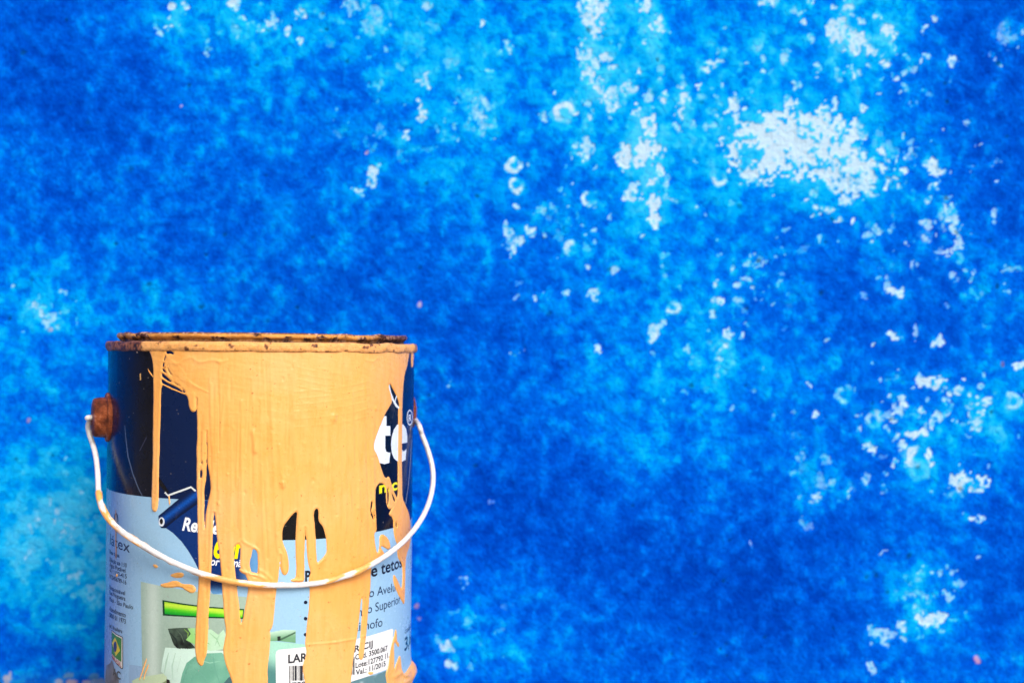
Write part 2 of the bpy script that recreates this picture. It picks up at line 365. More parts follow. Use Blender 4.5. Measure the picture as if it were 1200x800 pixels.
         (60,598,8,5,.45),(75,590,6,5,.4),(42,608,7,6,.45),(80,635,6,4,.45),(100,600,6,6,.45),(117,610,6,9,.4),(105,648,4,8,.4),(115,640,8,5,.42),(30,620,5,4,.35),(88,620,5,4,.4),(60,630,4,4,.35),(105,690,7,5,.5),(118,685,6,6,.45),(95,697,6,4,.4),(112,703,6,9,.45),(95,735,5,4,.4),(85,612,7,6,.35),(50,585,6,5,.35),(72,655,5,4,.3),(120,660,4,9,.3),
         (25,788,4,3,.35),(80,760,5,4,.25),(10,450,10,12,.25),(20,410,14,9,.2),(1190,700,12,8,.22),(1060,690,14,10,.25),(410,352,4,5,.28),(442,330,6,6,.22),(690,560,6,5,.15),(730,640,8,5,.15),(1020,640,9,12,.15),(1000,595,8,7,.2),(900,430,9,9,.18),(865,470,9,12,.16)]
    for p in P: patch(*p)
    for rr in [(661,132,11,.85,.3,4.0),(602,195,9,.85,.5,2.0),(606,218,9,.75,.3,2.5),(690,234,9,.8,.4,3.0),(669,290,9,.7,.3,3.5),(788,360,8,.7,.5,1.0),(843,208,9,.75,.0,1.6),(888,50,9,.5,.1,1.6),(1185,35,14,.5,.3,2.5),(1082,260,6,.55,.4,1.0),
               (1120,302,7,.45,.4,0),(1145,340,8,.45,.4,2.0),(989,462,10,.55,.4,3.5),(1025,491,10,.6,.4,4.5),(1187,470,10,.6,.5,0),(1074,535,13,.85,-.1,3.4),(1077,552,11,.4,.3,1.5),(1170,510,9,.3,.3,0),(978,425,8,.3,.3,0),(1104,250,9,.3,.4,0)]:
        ring(*rr)
    # loose flecks, strewn by region
    rng = np.random.RandomState(11)
    for cx, cy, rx, ry, n, s0, s1, st_ in [(300, 30, 120, 30, 30, 2, 6, .4), (560, 130, 60, 70, 60, 2, 5, .42), (700, 100, 50, 90, 60, 2, 5, .55), (760, 160, 40, 110, 60, 2, 5, .65), (1000, 190, 80, 70, 130, 2, 6, .62), (1020, 60, 80, 60, 60, 2, 6, .55), (1100, 250, 90, 150, 120, 2, 5, .48),
                                 (860, 120, 70, 110, 60, 2, 5, .5), (880, 330, 90, 80, 70, 1.5, 4, .42), (660, 260, 60, 90, 50, 2, 4, .45), (1060, 480, 100, 90, 90, 2, 5, .5), (820, 420, 80, 60, 40, 2, 5, .35), (70, 620, 60, 60, 60, 2, 6, .4), (560, 740, 40, 40, 25, 2, 7, .3), (700, 490, 120, 70, 60, 3, 9, .2),
                                 (620, 700, 130, 60, 40, 3, 9, .17), (1080, 700, 60, 50, 40, 2, 6, .4), (850, 600, 200, 150, 60, 3, 8, .17), (200, 200, 180, 150, 80, 3, 9, .15), (440, 100, 60, 100, 45, 2, 8, .35), (50, 365, 60, 25, 25, 2, 6, .4), (1140, 480, 50, 60, 35, 2, 5, .5), (960, 560, 80, 90, 40, 2, 6, .35), (600, 400, 700, 450, 160, 2, 6, .22), (1180, 60, 40, 60, 25, 2, 5, .4)]:
        for i in range(n):
            a = rng.rand() * 6.283; q = abs(rng.randn()) * 0.62
            s = s0 + (s1 - s0) * rng.rand() ** 2
            patch(cx + rx * q * math.cos(a), cy + ry * q * math.sin(a), s * (0.7 + 0.6 * rng.rand()), s * (0.7 + 0.8 * rng.rand()), st_ * 1.3 * (0.5 + 0.7 * rng.rand()), 0.8, 0.10)
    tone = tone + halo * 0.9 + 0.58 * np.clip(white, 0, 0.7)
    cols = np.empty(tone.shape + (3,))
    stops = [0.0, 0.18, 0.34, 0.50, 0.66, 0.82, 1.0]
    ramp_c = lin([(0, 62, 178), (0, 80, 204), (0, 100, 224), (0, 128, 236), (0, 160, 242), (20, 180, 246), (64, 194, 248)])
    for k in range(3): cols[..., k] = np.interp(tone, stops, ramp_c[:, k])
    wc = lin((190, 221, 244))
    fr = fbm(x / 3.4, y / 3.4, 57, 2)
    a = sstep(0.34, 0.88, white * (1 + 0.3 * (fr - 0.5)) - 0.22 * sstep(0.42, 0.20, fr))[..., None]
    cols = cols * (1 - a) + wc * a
    # pits and nail-head sized dark specks
    dk = np.zeros_like(tone)
    for cx, cy in [(975, 257), (968, 283), (980, 316), (963, 343), (1168, 335), (875, 360), (1108, 97), (1108, 232), (660, 264 + 3), (27, 62), (102, 143), (153, 199), (847, 680), (850, 755), (852, 768), (845, 760), (718, 767), (1075, 548), (1125, 572), (810, 452), (556, 545), (242, 58), (300, 77), (896, 745), (795, 735), (1158, 282)] + [tuple(rng.rand(2) * (1200, 800)) for _ in range(70)]:
        w = window(cx, cy, 6, 6); rr = 1.3 + 1.5 * rng.rand()
        dk[w] = np.maximum(dk[w], sstep(rr * 1.6, rr * 0.4, np.hypot(xw[w] * 0.3 + x[w] * 0.7 - cx, yw[w] * 0.3 + y[w] * 0.7 - cy)) * (0.35 + 0.4 * rng.rand()))
    cols = cols * (1 - dk[..., None]) + lin((10, 62, 92)) * dk[..., None]
    # pink plaster showing, peach splashes
    for cx, cy, rx, ry, c in [(491, 356, 2.6, 3, (214, 190, 200)), (34, 493, 2.5, 3, (170, 140, 170)), (1145, 774, 4, 4, (232, 168, 178)), (1174, 427, 3, 3, (120, 70, 70)), (489, 711, 3.6, 4, (180, 140, 150)), (491, 725, 2, 2, (150, 140, 180)), (430, 178, 2, 2, (200, 180, 190)), (213, 125, 2, 2, (200, 180, 190)), (60, 386, 3, 3, (190, 170, 200)),
                              (8, 796, 5, 4, (214, 190, 180)), (12, 790, 2, 4, (200, 190, 190)), (84, 799, 6, 4, (226, 186, 150)), (70, 799, 7, 4, (200, 196, 196)), (80, 791, 5, 3, (120, 160, 190)), (110, 792, 7, 4, (90, 146, 180)), (118, 799, 14, 4, (140, 160, 170)), (100, 799, 5, 3, (190, 180, 170))]:
        w = window(cx, cy, rx * 3, ry * 3)
        q = ((xw[w] * 0.4 + x[w] * 0.6 - cx) / rx) ** 2 + ((yw[w] * 0.4 + y[w] * 0.6 - cy) / ry) ** 2
        f = sstep(1.3, 0.5, q + (n4[w] - 0.5) * 1.2)[..., None] * 0.65
        cols[w] = cols[w] * (1 - f) + lin(c) * f
    # damp, grey-green foot of the wall on the side where the plaster is bare
    ft = sstep(784, 802, y + (n3 - 0.5) * 26) * sstep(160, 60, x) * 0.18
    cols = cols * (1 - ft[..., None]) + lin((60, 120, 140)) * ft[..., None]
    # relief: trowelled plaster, chips lie under the paint film
    relief = 0.0016 * (fbm(x / 120, y / 120, 41, 3) - 0.5) + 0.0008 * (n2 - 0.5) + 0.0010 * (n3 - 0.5) + 0.0006 * (n4 - 0.5) - 0.00012 * np.clip(white, 0, 1) - 0.0008 * dk
    relief = np.clip(relief, -0.004, 0.0022)
    V = np.stack([GX, WALL_Y - relief, GZ], -1).reshape(-1, 3)
    nz, nx = GX.shape
    i = (np.arange(nz - 1)[:, None] * nx + np.arange(nx - 1)[None]).ravel()
    F = np.stack([i, i + 1, i + nx + 1, i + nx], -1)
    # back and edges of the masonry
    n0 = len(V)
    x0, x1, z0, z1 = X[0], X[-1], Z[0], Z[-1]
    V = np.concatenate([V, [(x0, WALL_Y + 0.2, z0), (x1, WALL_Y + 0.2, z0), (x1, WALL_Y + 0.2, z1), (x0, WALL_Y + 0.2, z1)]])
    c0, c1, c2, c3 = 0, nx - 1, nz * nx - 1, (nz - 1) * nx
    F = np.concatenate([F, [(n0 + 1, n0, n0 + 3, n0 + 2), (c0, c3, n0 + 3, n0), (c2, c1, n0 + 1, n0 + 2), (c3, c2, n0 + 2, n0 + 3)]])
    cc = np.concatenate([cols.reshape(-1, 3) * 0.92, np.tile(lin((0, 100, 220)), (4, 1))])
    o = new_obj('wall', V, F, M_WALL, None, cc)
    o['label'] = 'weathered bright blue limewashed wall with flaking white patches'
    o['category'] = 'wall'
build_wall()

# ------------------------------------------------------------------ the paint can
can = bpy.data.objects.new('paint_can', None)
can.location = (CX, CY, 0)
can['label'] = 'open metal paint can with bail handle, smeared with peach paint drips'
can['category'] = 'paint can'
col.objects.link(can)

def lathe(name, prof, mat, parent, n=360, follow=False, colfn=None, closed=False, jit=0.0, dense=1):
    th = np.linspace(-math.pi, math.pi, n, endpoint=False)
    if dense > 1:
        q = np.array(prof, float); nx_ = np.roll(q, -1, 0)
        prof = [tuple(q[i] + (nx_[i] - q[i]) * k / dense) for i in range(len(q) if closed else len(q) - 1) for k in range(dense)]
    m = len(prof)
    T, I = np.meshgrid(th, np.arange(m))
    pr = np.array(prof)
    r, z = pr[I, 0], pr[I, 1]
    if follow: r = r + rsurf(T, z) - CR
    if jit: 
        r = r + jit * (vnoise(T * 18, z * 300, 12) - 0.5); z = z + jit * 1.3 * (vnoise(T * 9, r * 90, 14) - 0.5)
    V = can_xyz(T, z, r).reshape(-1, 3)
    rows = m if closed else m - 1
    a = np.arange(rows)[:, None] * n; b = ((np.arange(rows) + 1) % m)[:, None] * n
    j = np.arange(n)[None]; k = (j + 1) % n
    F = np.stack([(a + j).ravel(), (a + k).ravel(), (b + k).ravel(), (b + j).ravel()], -1)
    c = None if colfn is None else colfn(T, z).reshape(-1, 3)
    return new_obj(name, V, F, mat, parent, c)

zs = np.concatenate([np.linspace(0.0035, 0.06, 30), np.linspace(0.065, 0.2068, 40)])
body = lathe('body', [(0.0, 0.004), (0.04, 0.004), (0.079, 0.0036)] + [(CR - 0.0001, z) for z in zs] + [(CR - 0.0012, 0.2068), (CR - 0.0012, 0.1), (CR - 0.0012, 0.006), (0.04, 0.006), (0.0, 0.006)], M_METAL, can, follow=False)
# dent the body like the label: rebuild its side radii
me = body.data
co = np.empty(len(me.vertices) * 3, np.float32); me.vertices.foreach_get('co', co); co = co.reshape(-1, 3)
rr = np.hypot(co[:, 0], co[:, 1]); th_ = np.arctan2(co[:, 0], -co[:, 1]); side = rr > 0.0805
new_r = np.where(side, rr + rsurf(th_, co[:, 2]) - CR, rr)
k_ = np.where(rr > 1e-6, new_r / np.maximum(rr, 1e-6), 1); co[:, 0] *= k_; co[:, 1] *= k_
me.vertices.foreach_set('co', co.ravel())
lathe('bottom_seam', [(CR - 0.0025, GZ0), (CR + 0.0006, GZ0), (CR + 0.0011, GZ0 + 0.0008), (CR + 0.0011, 0.0038), (CR + 0.0004, 0.0046), (CR - 0.0025, 0.0046)], M_METAL, can, follow=True, closed=True)

TH_RUST = pix2can(np.array([169.0]), np.array([404.0]))[0][0]
rust_a, rust_b, rust_d = lin((104, 54, 28)), lin((166, 104, 66)), lin((40, 20, 16))
def rim_cols(T, z):
    n = fbm(T * 34 + 40 + z * 300, z * 420 - T * 9, 51, 4); n2 = fbm(T * 75 + 40, z * 900 + T * 13, 52, 3)
    ru = rust_a + (rust_b - rust_a) * sstep(0.4, 0.7, n2)[..., None]
    ru = np.where((n2 < 0.36)[..., None], rust_d, ru)
    pe = np.array(PEACH2) + (np.array(PEACH3) - np.array(PEACH2)) * n2[..., None]
    m = sstep(TH_RUST - 0.02, TH_RUST + 0.02, T + (n2 - 0.5) * 0.05) * sstep(R_(150), R_(120), T)
    m = m * (1 - sstep(0.73, 0.77, n) * 0.85)
    m = m * (1 - 0.7 * sstep(R_(84), R_(91), T))
    m = m * (1 - 0.5 * sstep(Z_RIM0 + 0.0006, Z_RIM0 - 0.0001, z + (n2 - 0.5) * 0.0022))
    for px, w in ((220, 3.5), (272, 3.5), (368, 3.0), (312, 2.0), (427, 4.0), (434, 3.0)):
        t0 = pix2can(np.array([float(px)]), np.array([405.0]))[0][0]
        m = m * (1 - 0.95 * sstep(1.15, 0.7, np.hypot(np.abs(T - t0) * 179 / w, (z - Z_RIM0 - 0.0012 - 0.0007 * (px % 5)) / 0.0011) + (n2 - 0.5) * 1.6))
    return ru * (1 - m[..., None]) + pe * m[..., None]
def col_cols(T, z):
    n = fbm(T * 15 + 40, z * 420 + T * 4, 61, 4); n2 = fbm(T * 70 + 40, z * 900 + T * 11, 62, 3)
    ru = rust_a + (lin((205, 160, 130)) - rust_a) * sstep(0.5, 0.75, n2)[..., None]
    ru = np.where((n2 < 0.38)[..., None], rust_d, ru)
    pe = lin((238, 160, 70)) + (np.array(PEACH) - lin((238, 160, 70))) * n2[..., None]
    m = sstep(0.50, 0.60, n + 0.10 * np.cos(T - R_(5)) + 0.06) * sstep(Z_COL - 0.0003, Z_COL - 0.0014, z + (n2 - 0.5) * 0.001)
    m = m * sstep(R_(75), R_(40), T) * (0.18 + 0.82 * sstep(Z_COL - 0.0036, Z_COL - 0.0026, z + (n - 0.5) * 0.002))
    ru = ru * (0.45 + 0.55 * sstep(Z_COL - 0.0040, Z_COL - 0.0022, z))[..., None]  # neck under the bead darkened: shade of the gap painted into the rust
    return ru * (1 - m[..., None]) + pe * m[..., None]
lathe('rim', [(0.0806, Z_RIM0), (0.0822, Z_RIM0 - 0.0002), (0.0834, Z_RIM0 + 0.0003), (0.0839, Z_RIM0 + 0.0014), (0.0839, Z_RIM1 - 0.0016), (0.0834, Z_RIM1 - 0.0004), (0.0823, Z_RIM1), (0.0812, Z_RIM1 - 0.0005), (0.0807, Z_RIM1 - 0.0020)],
      M_RIM, can, n=1100, colfn=rim_cols, closed=True, jit=0.0008, dense=3)
lathe('collar', [(0.0815, Z_RIM0 + 0.002), (0.0800, Z_RIM0 + 0.0015), (0.0772, Z_RIM0 + 0.0015), (0.0766, Z_RIM0 + 0.0028), (0.0765, Z_COL - 0.0034), (0.0775, Z_COL - 0.0028), (0.0782, Z_COL - 0.0020), (0.0783, Z_COL - 0.0010), (0.0776, Z_COL - 0.0001), (0.0764, Z_COL), (0.0754, Z_COL - 0.0010), (0.0752, Z_COL - 0.0040), (0.0752, Z_RIM0 - 0.012), (0.0745, Z_RIM0 - 0.012), (0.0745, Z_RIM0 - 0.0005), (0.0815, Z_RIM0 - 0.0002)],
      M_RIM, can, n=1100, colfn=col_cols, closed=True, jit=0.0008, dense=3)

# ------------------------------------------------------------------ printed label
LAYER = 0.00004
LBL_Z0, LBL_Z1 = 0.0052, 0.2064
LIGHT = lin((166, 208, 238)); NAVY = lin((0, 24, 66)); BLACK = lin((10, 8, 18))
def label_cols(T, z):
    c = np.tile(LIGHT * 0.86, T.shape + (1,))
    k = sstep(R_(-34), R_(-60), T)[..., None]  # left side goes purplish: shading painted into the label colour
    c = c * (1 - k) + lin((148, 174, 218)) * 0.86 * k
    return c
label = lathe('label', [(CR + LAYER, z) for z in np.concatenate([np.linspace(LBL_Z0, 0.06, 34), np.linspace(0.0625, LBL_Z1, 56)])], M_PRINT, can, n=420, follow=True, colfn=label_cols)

def densify(p, step=2.5):
    out = []
    for (x0, y0), (x1, y1) in zip(p, p[1:] + p[:1]):
        n = max(1, int(math.hypot(x1 - x0, y1 - y0) / step))
        for i in range(n): out.append((x0 + (x1 - x0) * i / n, y0 + (y1 - y0) * i / n))
    return out
def chaikin(p, it=1):
    for _ in range(it):
        q = []
        for (x0, y0), (x1, y1) in zip(p, p[1:] + p[:1]):
            q += [(x0 * .75 + x1 * .25, y0 * .75 + y1 * .25), (x0 * .25 + x1 * .75, y0 * .25 + y1 * .75)]
        p = q
    return p
def flat_print(name, uv, color, level, parent, mat=None, grid=0.0016):
    """uv: outline in unrolled label metres (s, z)"""
    uv = np.asarray(uv, float)
    S = 100.0
    pts = [Vector((a * S, b * S)) for a, b in uv]
    n = len(pts)
    (s0, z0), (s1, z1) = uv.min(0), uv.max(0)
    from_in = []
    if max(s1 - s0, z1 - z0) > grid * 1.2:
        gs, gz = np.meshgrid(np.arange(s0 + grid * .5, s1, grid), np.arange(z0 + grid * .5, z1, grid * 1.6))
        ga, gb = gs.ravel(), gz.ravel()
        inside = np.zeros(len(ga), bool); dmin = np.full(len(ga), 9.0)
        for (xa, ya), (xb, yb) in zip(uv, np.roll(uv, -1, 0)):
            if ya != yb:
                inside ^= ((ya > gb) != (yb > gb)) & (ga < (xb - xa) * (gb - ya) / (yb - ya) + xa)
            d2 = (xb - xa) ** 2 + (yb - ya) ** 2 + 1e-18
            t = np.clip(((ga - xa) * (xb - xa) + (gb - ya) * (yb - ya)) / d2, 0, 1)
            dmin = np.minimum(dmin, np.hypot(ga - xa - t * (xb - xa), gb - ya - t * (yb - ya)))
        ok = inside & (dmin > grid * 0.3)
        from_in = [Vector((a * S, b * S)) for a, b in zip(ga[ok], gb[ok])]
    v, e, f, *_ = delaunay_2d_cdt(pts + from_in, [], [list(range(n))], 1, 1e-6)
    v = np.array([(a.x / S, a.y / S) for a in v])
    th, z = v[:, 0] / CR, v[:, 1]
    xyz = can_xyz(th, z, rsurf(th, z) + LAYER * level)
    if callable(color):
        w = xyz + np.array([CX, CY, 0]); px, py = project(w[:, 0], w[:, 1], w[:, 2]); c = color(px, py)
    else: c = np.tile(np.asarray(color, float), (len(v), 1))
    return new_obj(name, xyz, [tuple(t) for t in f], mat or M_PRINT, parent, c)
def pix_print(name, poly, color, level, parent=None, mat=None, smooth_it=0, grid=None):
    p = densify(chaikin(poly, smooth_it) if smooth_it else poly)
    s, z = sz([a for a, b in p], [b for a, b in p])
    return flat_print(name, np.stack([s, z], -1), color, level, parent or label, mat, grid or (0.0007 if callable(color) else 0.0016))
def stroke(name, path, width, color, level, parent=None, mat=None):
    p = np.array(path, float); d = np.gradient(p, axis=0); d /= np.linalg.norm(d, axis=1)[:, None] + 1e-9
    nrm = np.stack([-d[:, 1], d[:, 0]], -1) * (np.asarray(width) * 0.5 * np.ones(len(p)))[:, None]
    return pix_print(name, [tuple(a) for a in np.concatenate([p + nrm, (p - nrm)[::-1]])], color, level, parent, mat)
def ellipse(cx, cy, rx, ry, n=28):
    return [(cx + rx * math.cos(i * 2 * math.pi / n), cy + ry * math.sin(i * 2 * math.pi / n)) for i in range(n)]
def lettering(text, a, b, h, color, level, bold=0.0, shear=0.0, parent=None, mat=None, ref='H'):
    """text whose visible ink runs from pixel a to pixel b on its base line, h = pixel height of the letter ref"""
    def outline(tx):
        cu = bpy.data.curves.new('text', 'FONT'); cu.body = tx; cu.size = 1; cu.offset = bold; cu.shear = shear
        cu.resolution_u = 4
        ob = bpy.data.objects.new('text', cu); col.objects.link(ob)
        dg = bpy.context.evaluated_depsgraph_get(); dg.update()
        me = bpy.data.meshes.new_from_object(ob.evaluated_get(dg))
        bpy.data.objects.remove(ob); bpy.data.curves.remove(cu)
        return me
    mr = outline(ref); ys = [v.co.y for v in mr.vertices]; hy = max(ys) - min(0, 0); bpy.data.meshes.remove(mr)
    me = outline(text)
    (sa, sb), (za, zb) = sz([a[0], b[0]], [a[1], b[1]])
    xs = [v.co.x for v in me.vertices]; x0, x1 = min(xs), max(xs)
    hm = h * (WALL_Y * 0 + (CY - CR * 0.8)) / FPX
    bm = bmesh.new(); bm.from_mesh(me); bpy.data.meshes.remove(me)
    for v in bm.verts:
        t = (v.co.x - x0) / (x1 - x0)
        v.co = (sa + (sb - sa) * t, za + (zb - za) * t + v.co.y / hy * hm, 0)
    s = sa
    while s < sb:
        s += 0.0012
        bmesh.ops.bisect_plane(bm, geom=bm.verts[:] + bm.edges[:] + bm.faces[:], plane_co=(s, 0, 0), plane_no=(1, 0, 0), dist=1e-7)
    bmesh.ops.triangulate(bm, faces=bm.faces[:])
    bm.verts.index_update()
    v = np.array([(q.co.x, q.co.y) for q in bm.verts]); f = [tuple(q.index for q in fc.verts) for fc in bm.faces]
    bm.free()
    th, z = v[:, 0] / CR, v[:, 1]
    return new_obj('lettering', can_xyz(th, z, rsurf(th, z) + LAYER * level), f, mat or M_PRINT, parent or label, np.tile(np.asarray(color, float), (len(v), 1)))

# dark band round the top; its lower edge steps down to the black title panel
zb = pix2can(np.array([200.0]), np.array([584.0]))[1][0]
def z_at(px, py): return pix2can(np.array([float(px)]), np.array([float(py)]))[1][0]
def s_at(px, py): return pix2can(np.array([float(px)]), np.array([float(py)]))[0][0] * CR
sL, sR = -math.pi * CR * 0.999, math.pi * CR * 0.999
s1, s2 = s_at(312, 600), s_at(468, 600)
zz = 0.2064
def dens_uv(p, step=0.0016):
    out = []
    for (x0, y0), (x1, y1) in zip(p, p[1:] + p[:1]):
        n = max(1, int(math.hypot(x1 - x0, y1 - y0) / step))
        for i in range(n): out.append((x0 + (x1 - x0) * i / n, y0 + (y1 - y0) * i / n))
    return out
flat_print('navy_band', dens_uv([(sL, zb), (s1, zb), (s1, zz), (sL, zz)]), NAVY, 2, label)
flat_print('navy_band', dens_uv([(s2, z_at(478, 611)), (sR, z_at(482, 606)), (sR, zz), (s2, zz)]), lin((8, 30, 66)), 2, label)
p = [(332, 632.5), (357, 632), (382, 630.5), (415, 627), (445, 622), (460, 618.3), (468, 616)]
s, z = sz([a for a, b in p], [b for a, b in p])
flat_print('title_panel', dens_uv([(s1 + .0001, z[0] - .0002)] + list(zip(s, z)) + [(s2 - .0001, zz), (s1 + .0001, zz)]), lin((10, 9, 12)), 2, label)
sa_, sb_ = s_at(126.7, 500), s_at(179.5, 500)
flat_print('side_panel', dens_uv([(s_at(137, 500), zb + .0002), (sb_, zb + .0002), (sb_, zz), (s_at(137, 500), zz)]), BLACK, 3, label)
stroke('scratch', [(146.5, 498), (148, 515), (150.5, 535), (156, 555), (161, 568), (164, 575), (167.5, 581.5)], [.6, 1.2, 1.4, 1.3, 1.2, 1.0, .6], lin((84, 96, 120)), 4)
stroke('scratch', [(172, 512), (168, 520), (164, 528)], .8, lin((60, 60, 80)), 4)
stroke('scratch', [(482.6, 515), (481, 545), (478.5, 570), (475.5, 590)], .9, lin((120, 130, 150)), 4)
pix_print('paint_fleck', [(164, 438), (165.5, 437), (165.7, 445), (164.3, 445.5)], lin((220, 170, 100)), 4)
pix_print('paint_fleck', ellipse(161, 412.5, 1, 1.2, 10), lin((170, 140, 120)), 4)

# roller and the blue swathe it rolls out
def swathe(px, py):
    k = sstep(276, 300, px) * 0.75 + sstep(684, 697, py) * 0.8; k = np.clip(k, 0, 1)[:, None]
    return (lin((2, 44, 108)) * (1 - k) + lin((110, 170, 222)) * k)
pix_print('colour_swathe', [(193, 617), (203, 624), (213, 634), (221, 645), (227, 655), (232, 665), (240, 681), (250, 696), (264, 694), (284, 684), (303, 671), (305, 640), (305, 586), (230, 586), (210, 600)], swathe, 3)
def roller_c(px, py):
    q = ((px - 186) * 0.60 + (py - 604) * 0.80) / 13.5       # across the roller
    c = np.empty((len(px), 3)); cc = lin([(4, 22, 58), (2, 34, 86), (8, 84, 178), (2, 48, 116), (2, 20, 56)])
    for k in range(3): c[:, k] = np.interp(q, [-0.1, 0.2, 0.5, 0.75, 1.0], cc[:, k])
    return c
pix_print('roller_picture', [(186, 604), (204, 589), (222, 574.5), (229, 571), (235, 575), (233, 589), (212, 604), (194, 618.5), (189, 618), (186, 612)], roller_c, 4)
pix_print('roller_picture', ellipse(189.7, 611, 3.5, 5.4), lin((226, 230, 236)), 5)
pix_print('roller_picture', ellipse(189.4, 610.6, 1.9, 3.4), lin((24, 18, 20)), 6)
stroke('roller_picture', [(185.5, 559), (190, 568), (197, 577)], [2, 5, 3.5], lin((18, 16, 20)), 4)
stroke('roller_picture', [(193.5, 576.5), (197, 580.2), (210, 575.5), (224, 570.4), (229.5, 575)], 2.2, lin((222, 226, 224)), 5)
lettering('Rende', (213.5, 620.5), (258, 625.5), 15, lin((240, 242, 246)), 5, 0.03, 0.3)
lettering('60m²', (250.5, 652.5), (304, 653), 24, lin((250, 224, 0)), 5, 0.035, 0.2)
lettering('por demão', (240.5, 661), (290, 664), 9, lin((238, 240, 246)), 5, 0.02, 0.3)

stroke('paint_trickle', [(136.1, 597), (136.3, 615), (136.0, 632), (136.4, 645), (136.2, 655)], [.5, 1.3, .9, 1.2, .4], lin((206, 150, 84)), 6)

# bedroom picture
def room(px, py):
    k = np.exp(-((px - 179) / 8.0) ** 2)[:, None]; g_ = sstep(690, 790, py)[:, None]  # pale upright streak: a soft reflection on the can painted into the print
    return lin((170, 194, 176)) * (1 - k) * (1 - .15 * g_) * .9 + lin((204, 220, 206)) * k * .9
pix_print('bedroom_picture', [(165, 681), (188, 686), (225, 692), (260, 696.5), (300, 700), (302, 740), (304, 860), (168, 838), (167, 782)], room, 3)
pix_print('bedroom_picture', [(168, 780), (152, 778), (150, 838), (168, 838)], lin((158, 190, 222)) * .84, 3)
pix_print('headboard_picture', [(190.6, 702.5), (215, 706.5), (245, 710.3), (286, 713), (285, 724.5), (245, 723.6), (215, 722), (191.2, 720.6)], lin((14, 60, 34)), 4)
def head(px, py):
    q = np.clip((py - (704 + (px - 192) * 0.11)) / 16, 0, 1); c = np.empty((len(px), 3)); cc = lin([(120, 190, 40), (214, 240, 70), (70, 200, 30), (0, 150, 40)])
    for k in range(3): c[:, k] = np.interp(q, [0, .25, .55, .85], cc[:, k])
    return c
pix_print('headboard_picture', [(193, 704.5), (215, 708.2), (245, 711.8), (285, 714.3), (284, 723), (245, 722), (215, 720.4), (193.4, 718.8)], head, 5)
pix_print('pillow_picture', [(197, 736), (210, 735), (223, 735), (228, 738), (219.5, 747.5), (229, 758), (220, 760), (209, 760), (204, 755), (199, 742)], lambda x, y: lin((52, 66, 54)) * (1.5 - 1.2 * sstep(736, 757, y) + 1.2 * (vnoise(x / 3, y / 2.2) - .5))[:, None] + 0.006, 4)
pix_print('pillow_picture', [(220, 735.5), (234, 735), (248, 737), (256, 743), (262, 737), (266, 745), (262, 760), (247, 762), (234, 757), (218, 749), (224, 742)], lambda x, y: lin((150, 206, 120)) + (lin((188, 222, 190)) - lin((150, 206, 120))) * np.clip(sstep(222, 250, x) + .5 * (vnoise(x / 12, y / 12) - .5), 0, 1)[:, None], 5)
pix_print('sheet_picture', [(194, 758), (230, 760), (266, 762), (276, 800), (280, 850), (198, 840), (196, 793), (189, 786), (191, 772)], lambda x, y: lin((202, 228, 212)) * (1.02 - 0.22 * sstep(765, 800, y) * sstep(225, 190, x))[:, None], 4)
pix_print('blanket_picture', [(219, 776), (228, 769), (240, 765), (260, 764), (268, 772), (276, 800), (280, 846), (206, 838), (211, 802), (214, 788)], lambda x, y: (lin((124, 182, 156)) + (lin((104, 164, 140)) - lin((124, 182, 156))) * sstep(0.2, 0.8, vnoise((x + y) / 14, (x - y) / 34))[:, None]), 5)
for pth, w_, c_ in (([(222, 778), (217, 790), (213, 806)], 1.6, (104, 160, 138)), ([(250, 768), (252, 784), (258, 800)], 2.0, (106, 164, 142)), ([(228, 782), (240, 792), (246, 804)], 1.8, (108, 166, 144)), ([(232, 772), (246, 776), (258, 774)], 1.4, (146, 198, 172))):
    stroke('blanket_picture', pth, [w_ * .4, w_, w_ * .4], lin(c_), 6)
for pth, w_, c_ in (([(198, 764), (195, 776), (193, 788)], 1.8, (170, 200, 178)), ([(206, 764), (202, 780), (203, 796)], 1.6, (176, 206, 186)), ([(212, 770), (208, 786)], 1.2, (182, 210, 190)), ([(200, 741), (206, 748), (210, 757)], 1.6, (34, 44, 40)), ([(207, 737), (213, 744), (216, 752)], 1.4, (84, 100, 84)), ([(216, 736.5), (221, 741), (220, 746)], 1.6, (120, 160, 70))):
    stroke('pillow_picture', pth, np.interp(np.linspace(0, 1, len(pth)), [0, .5, 1], [w_ * .4, w_, w_ * .4]), lin(c_), 5)
for pth, c_ in (([(246, 741), (254, 748), (258, 757)], (150, 196, 150)), ([(258, 741), (255, 748), (252, 756)], (164, 206, 168)), ([(228, 742), (236, 749), (246, 754)], (124, 182, 100))):
    stroke('pillow_picture', pth, [.5, 1.6, .5], lin(c_), 6)
pix_print('blanket_picture', [(262, 800), (268, 793), (274, 790), (290, 800), (290, 850), (256, 846)], lin((70, 104, 106)), 6)
pix_print('nightstand_picture', [(155, 797), (163, 793), (195, 788), (196, 796), (180, 806), (158, 806)], lin((188, 206, 168)), 4)
pix_print('nightstand_picture', [(158, 806), (180, 806), (196, 796), (198, 836), (158, 832)], lin((128, 146, 104)), 4)
pix_print('nightstand_picture', [(195.5, 795), (199, 796), (203, 812), (196, 812)], lin((40, 30, 30)), 5)
pix_print('shelf_picture', [(300, 741), (318, 740), (332, 737.2), (346.6, 737.8), (346.4, 752.6), (327, 750.5), (300, 750.5)], lambda x, y: lin((190, 222, 200)) + (lin((112, 162, 122)) - lin((190, 222, 200))) * sstep(738, 750, y + (x - 318) * .12)[:, None], 4)
pix_print('shelf_picture', [(327, 748.4), (346.2, 739.5), (346.2, 741.5), (329, 750)], lin((70, 104, 80)), 5)
pix_print('shelf_picture', [(325, 745.2), (328.8, 744.7), (328.6, 750), (325.2, 750.2)], lin((36, 44, 40)), 6)
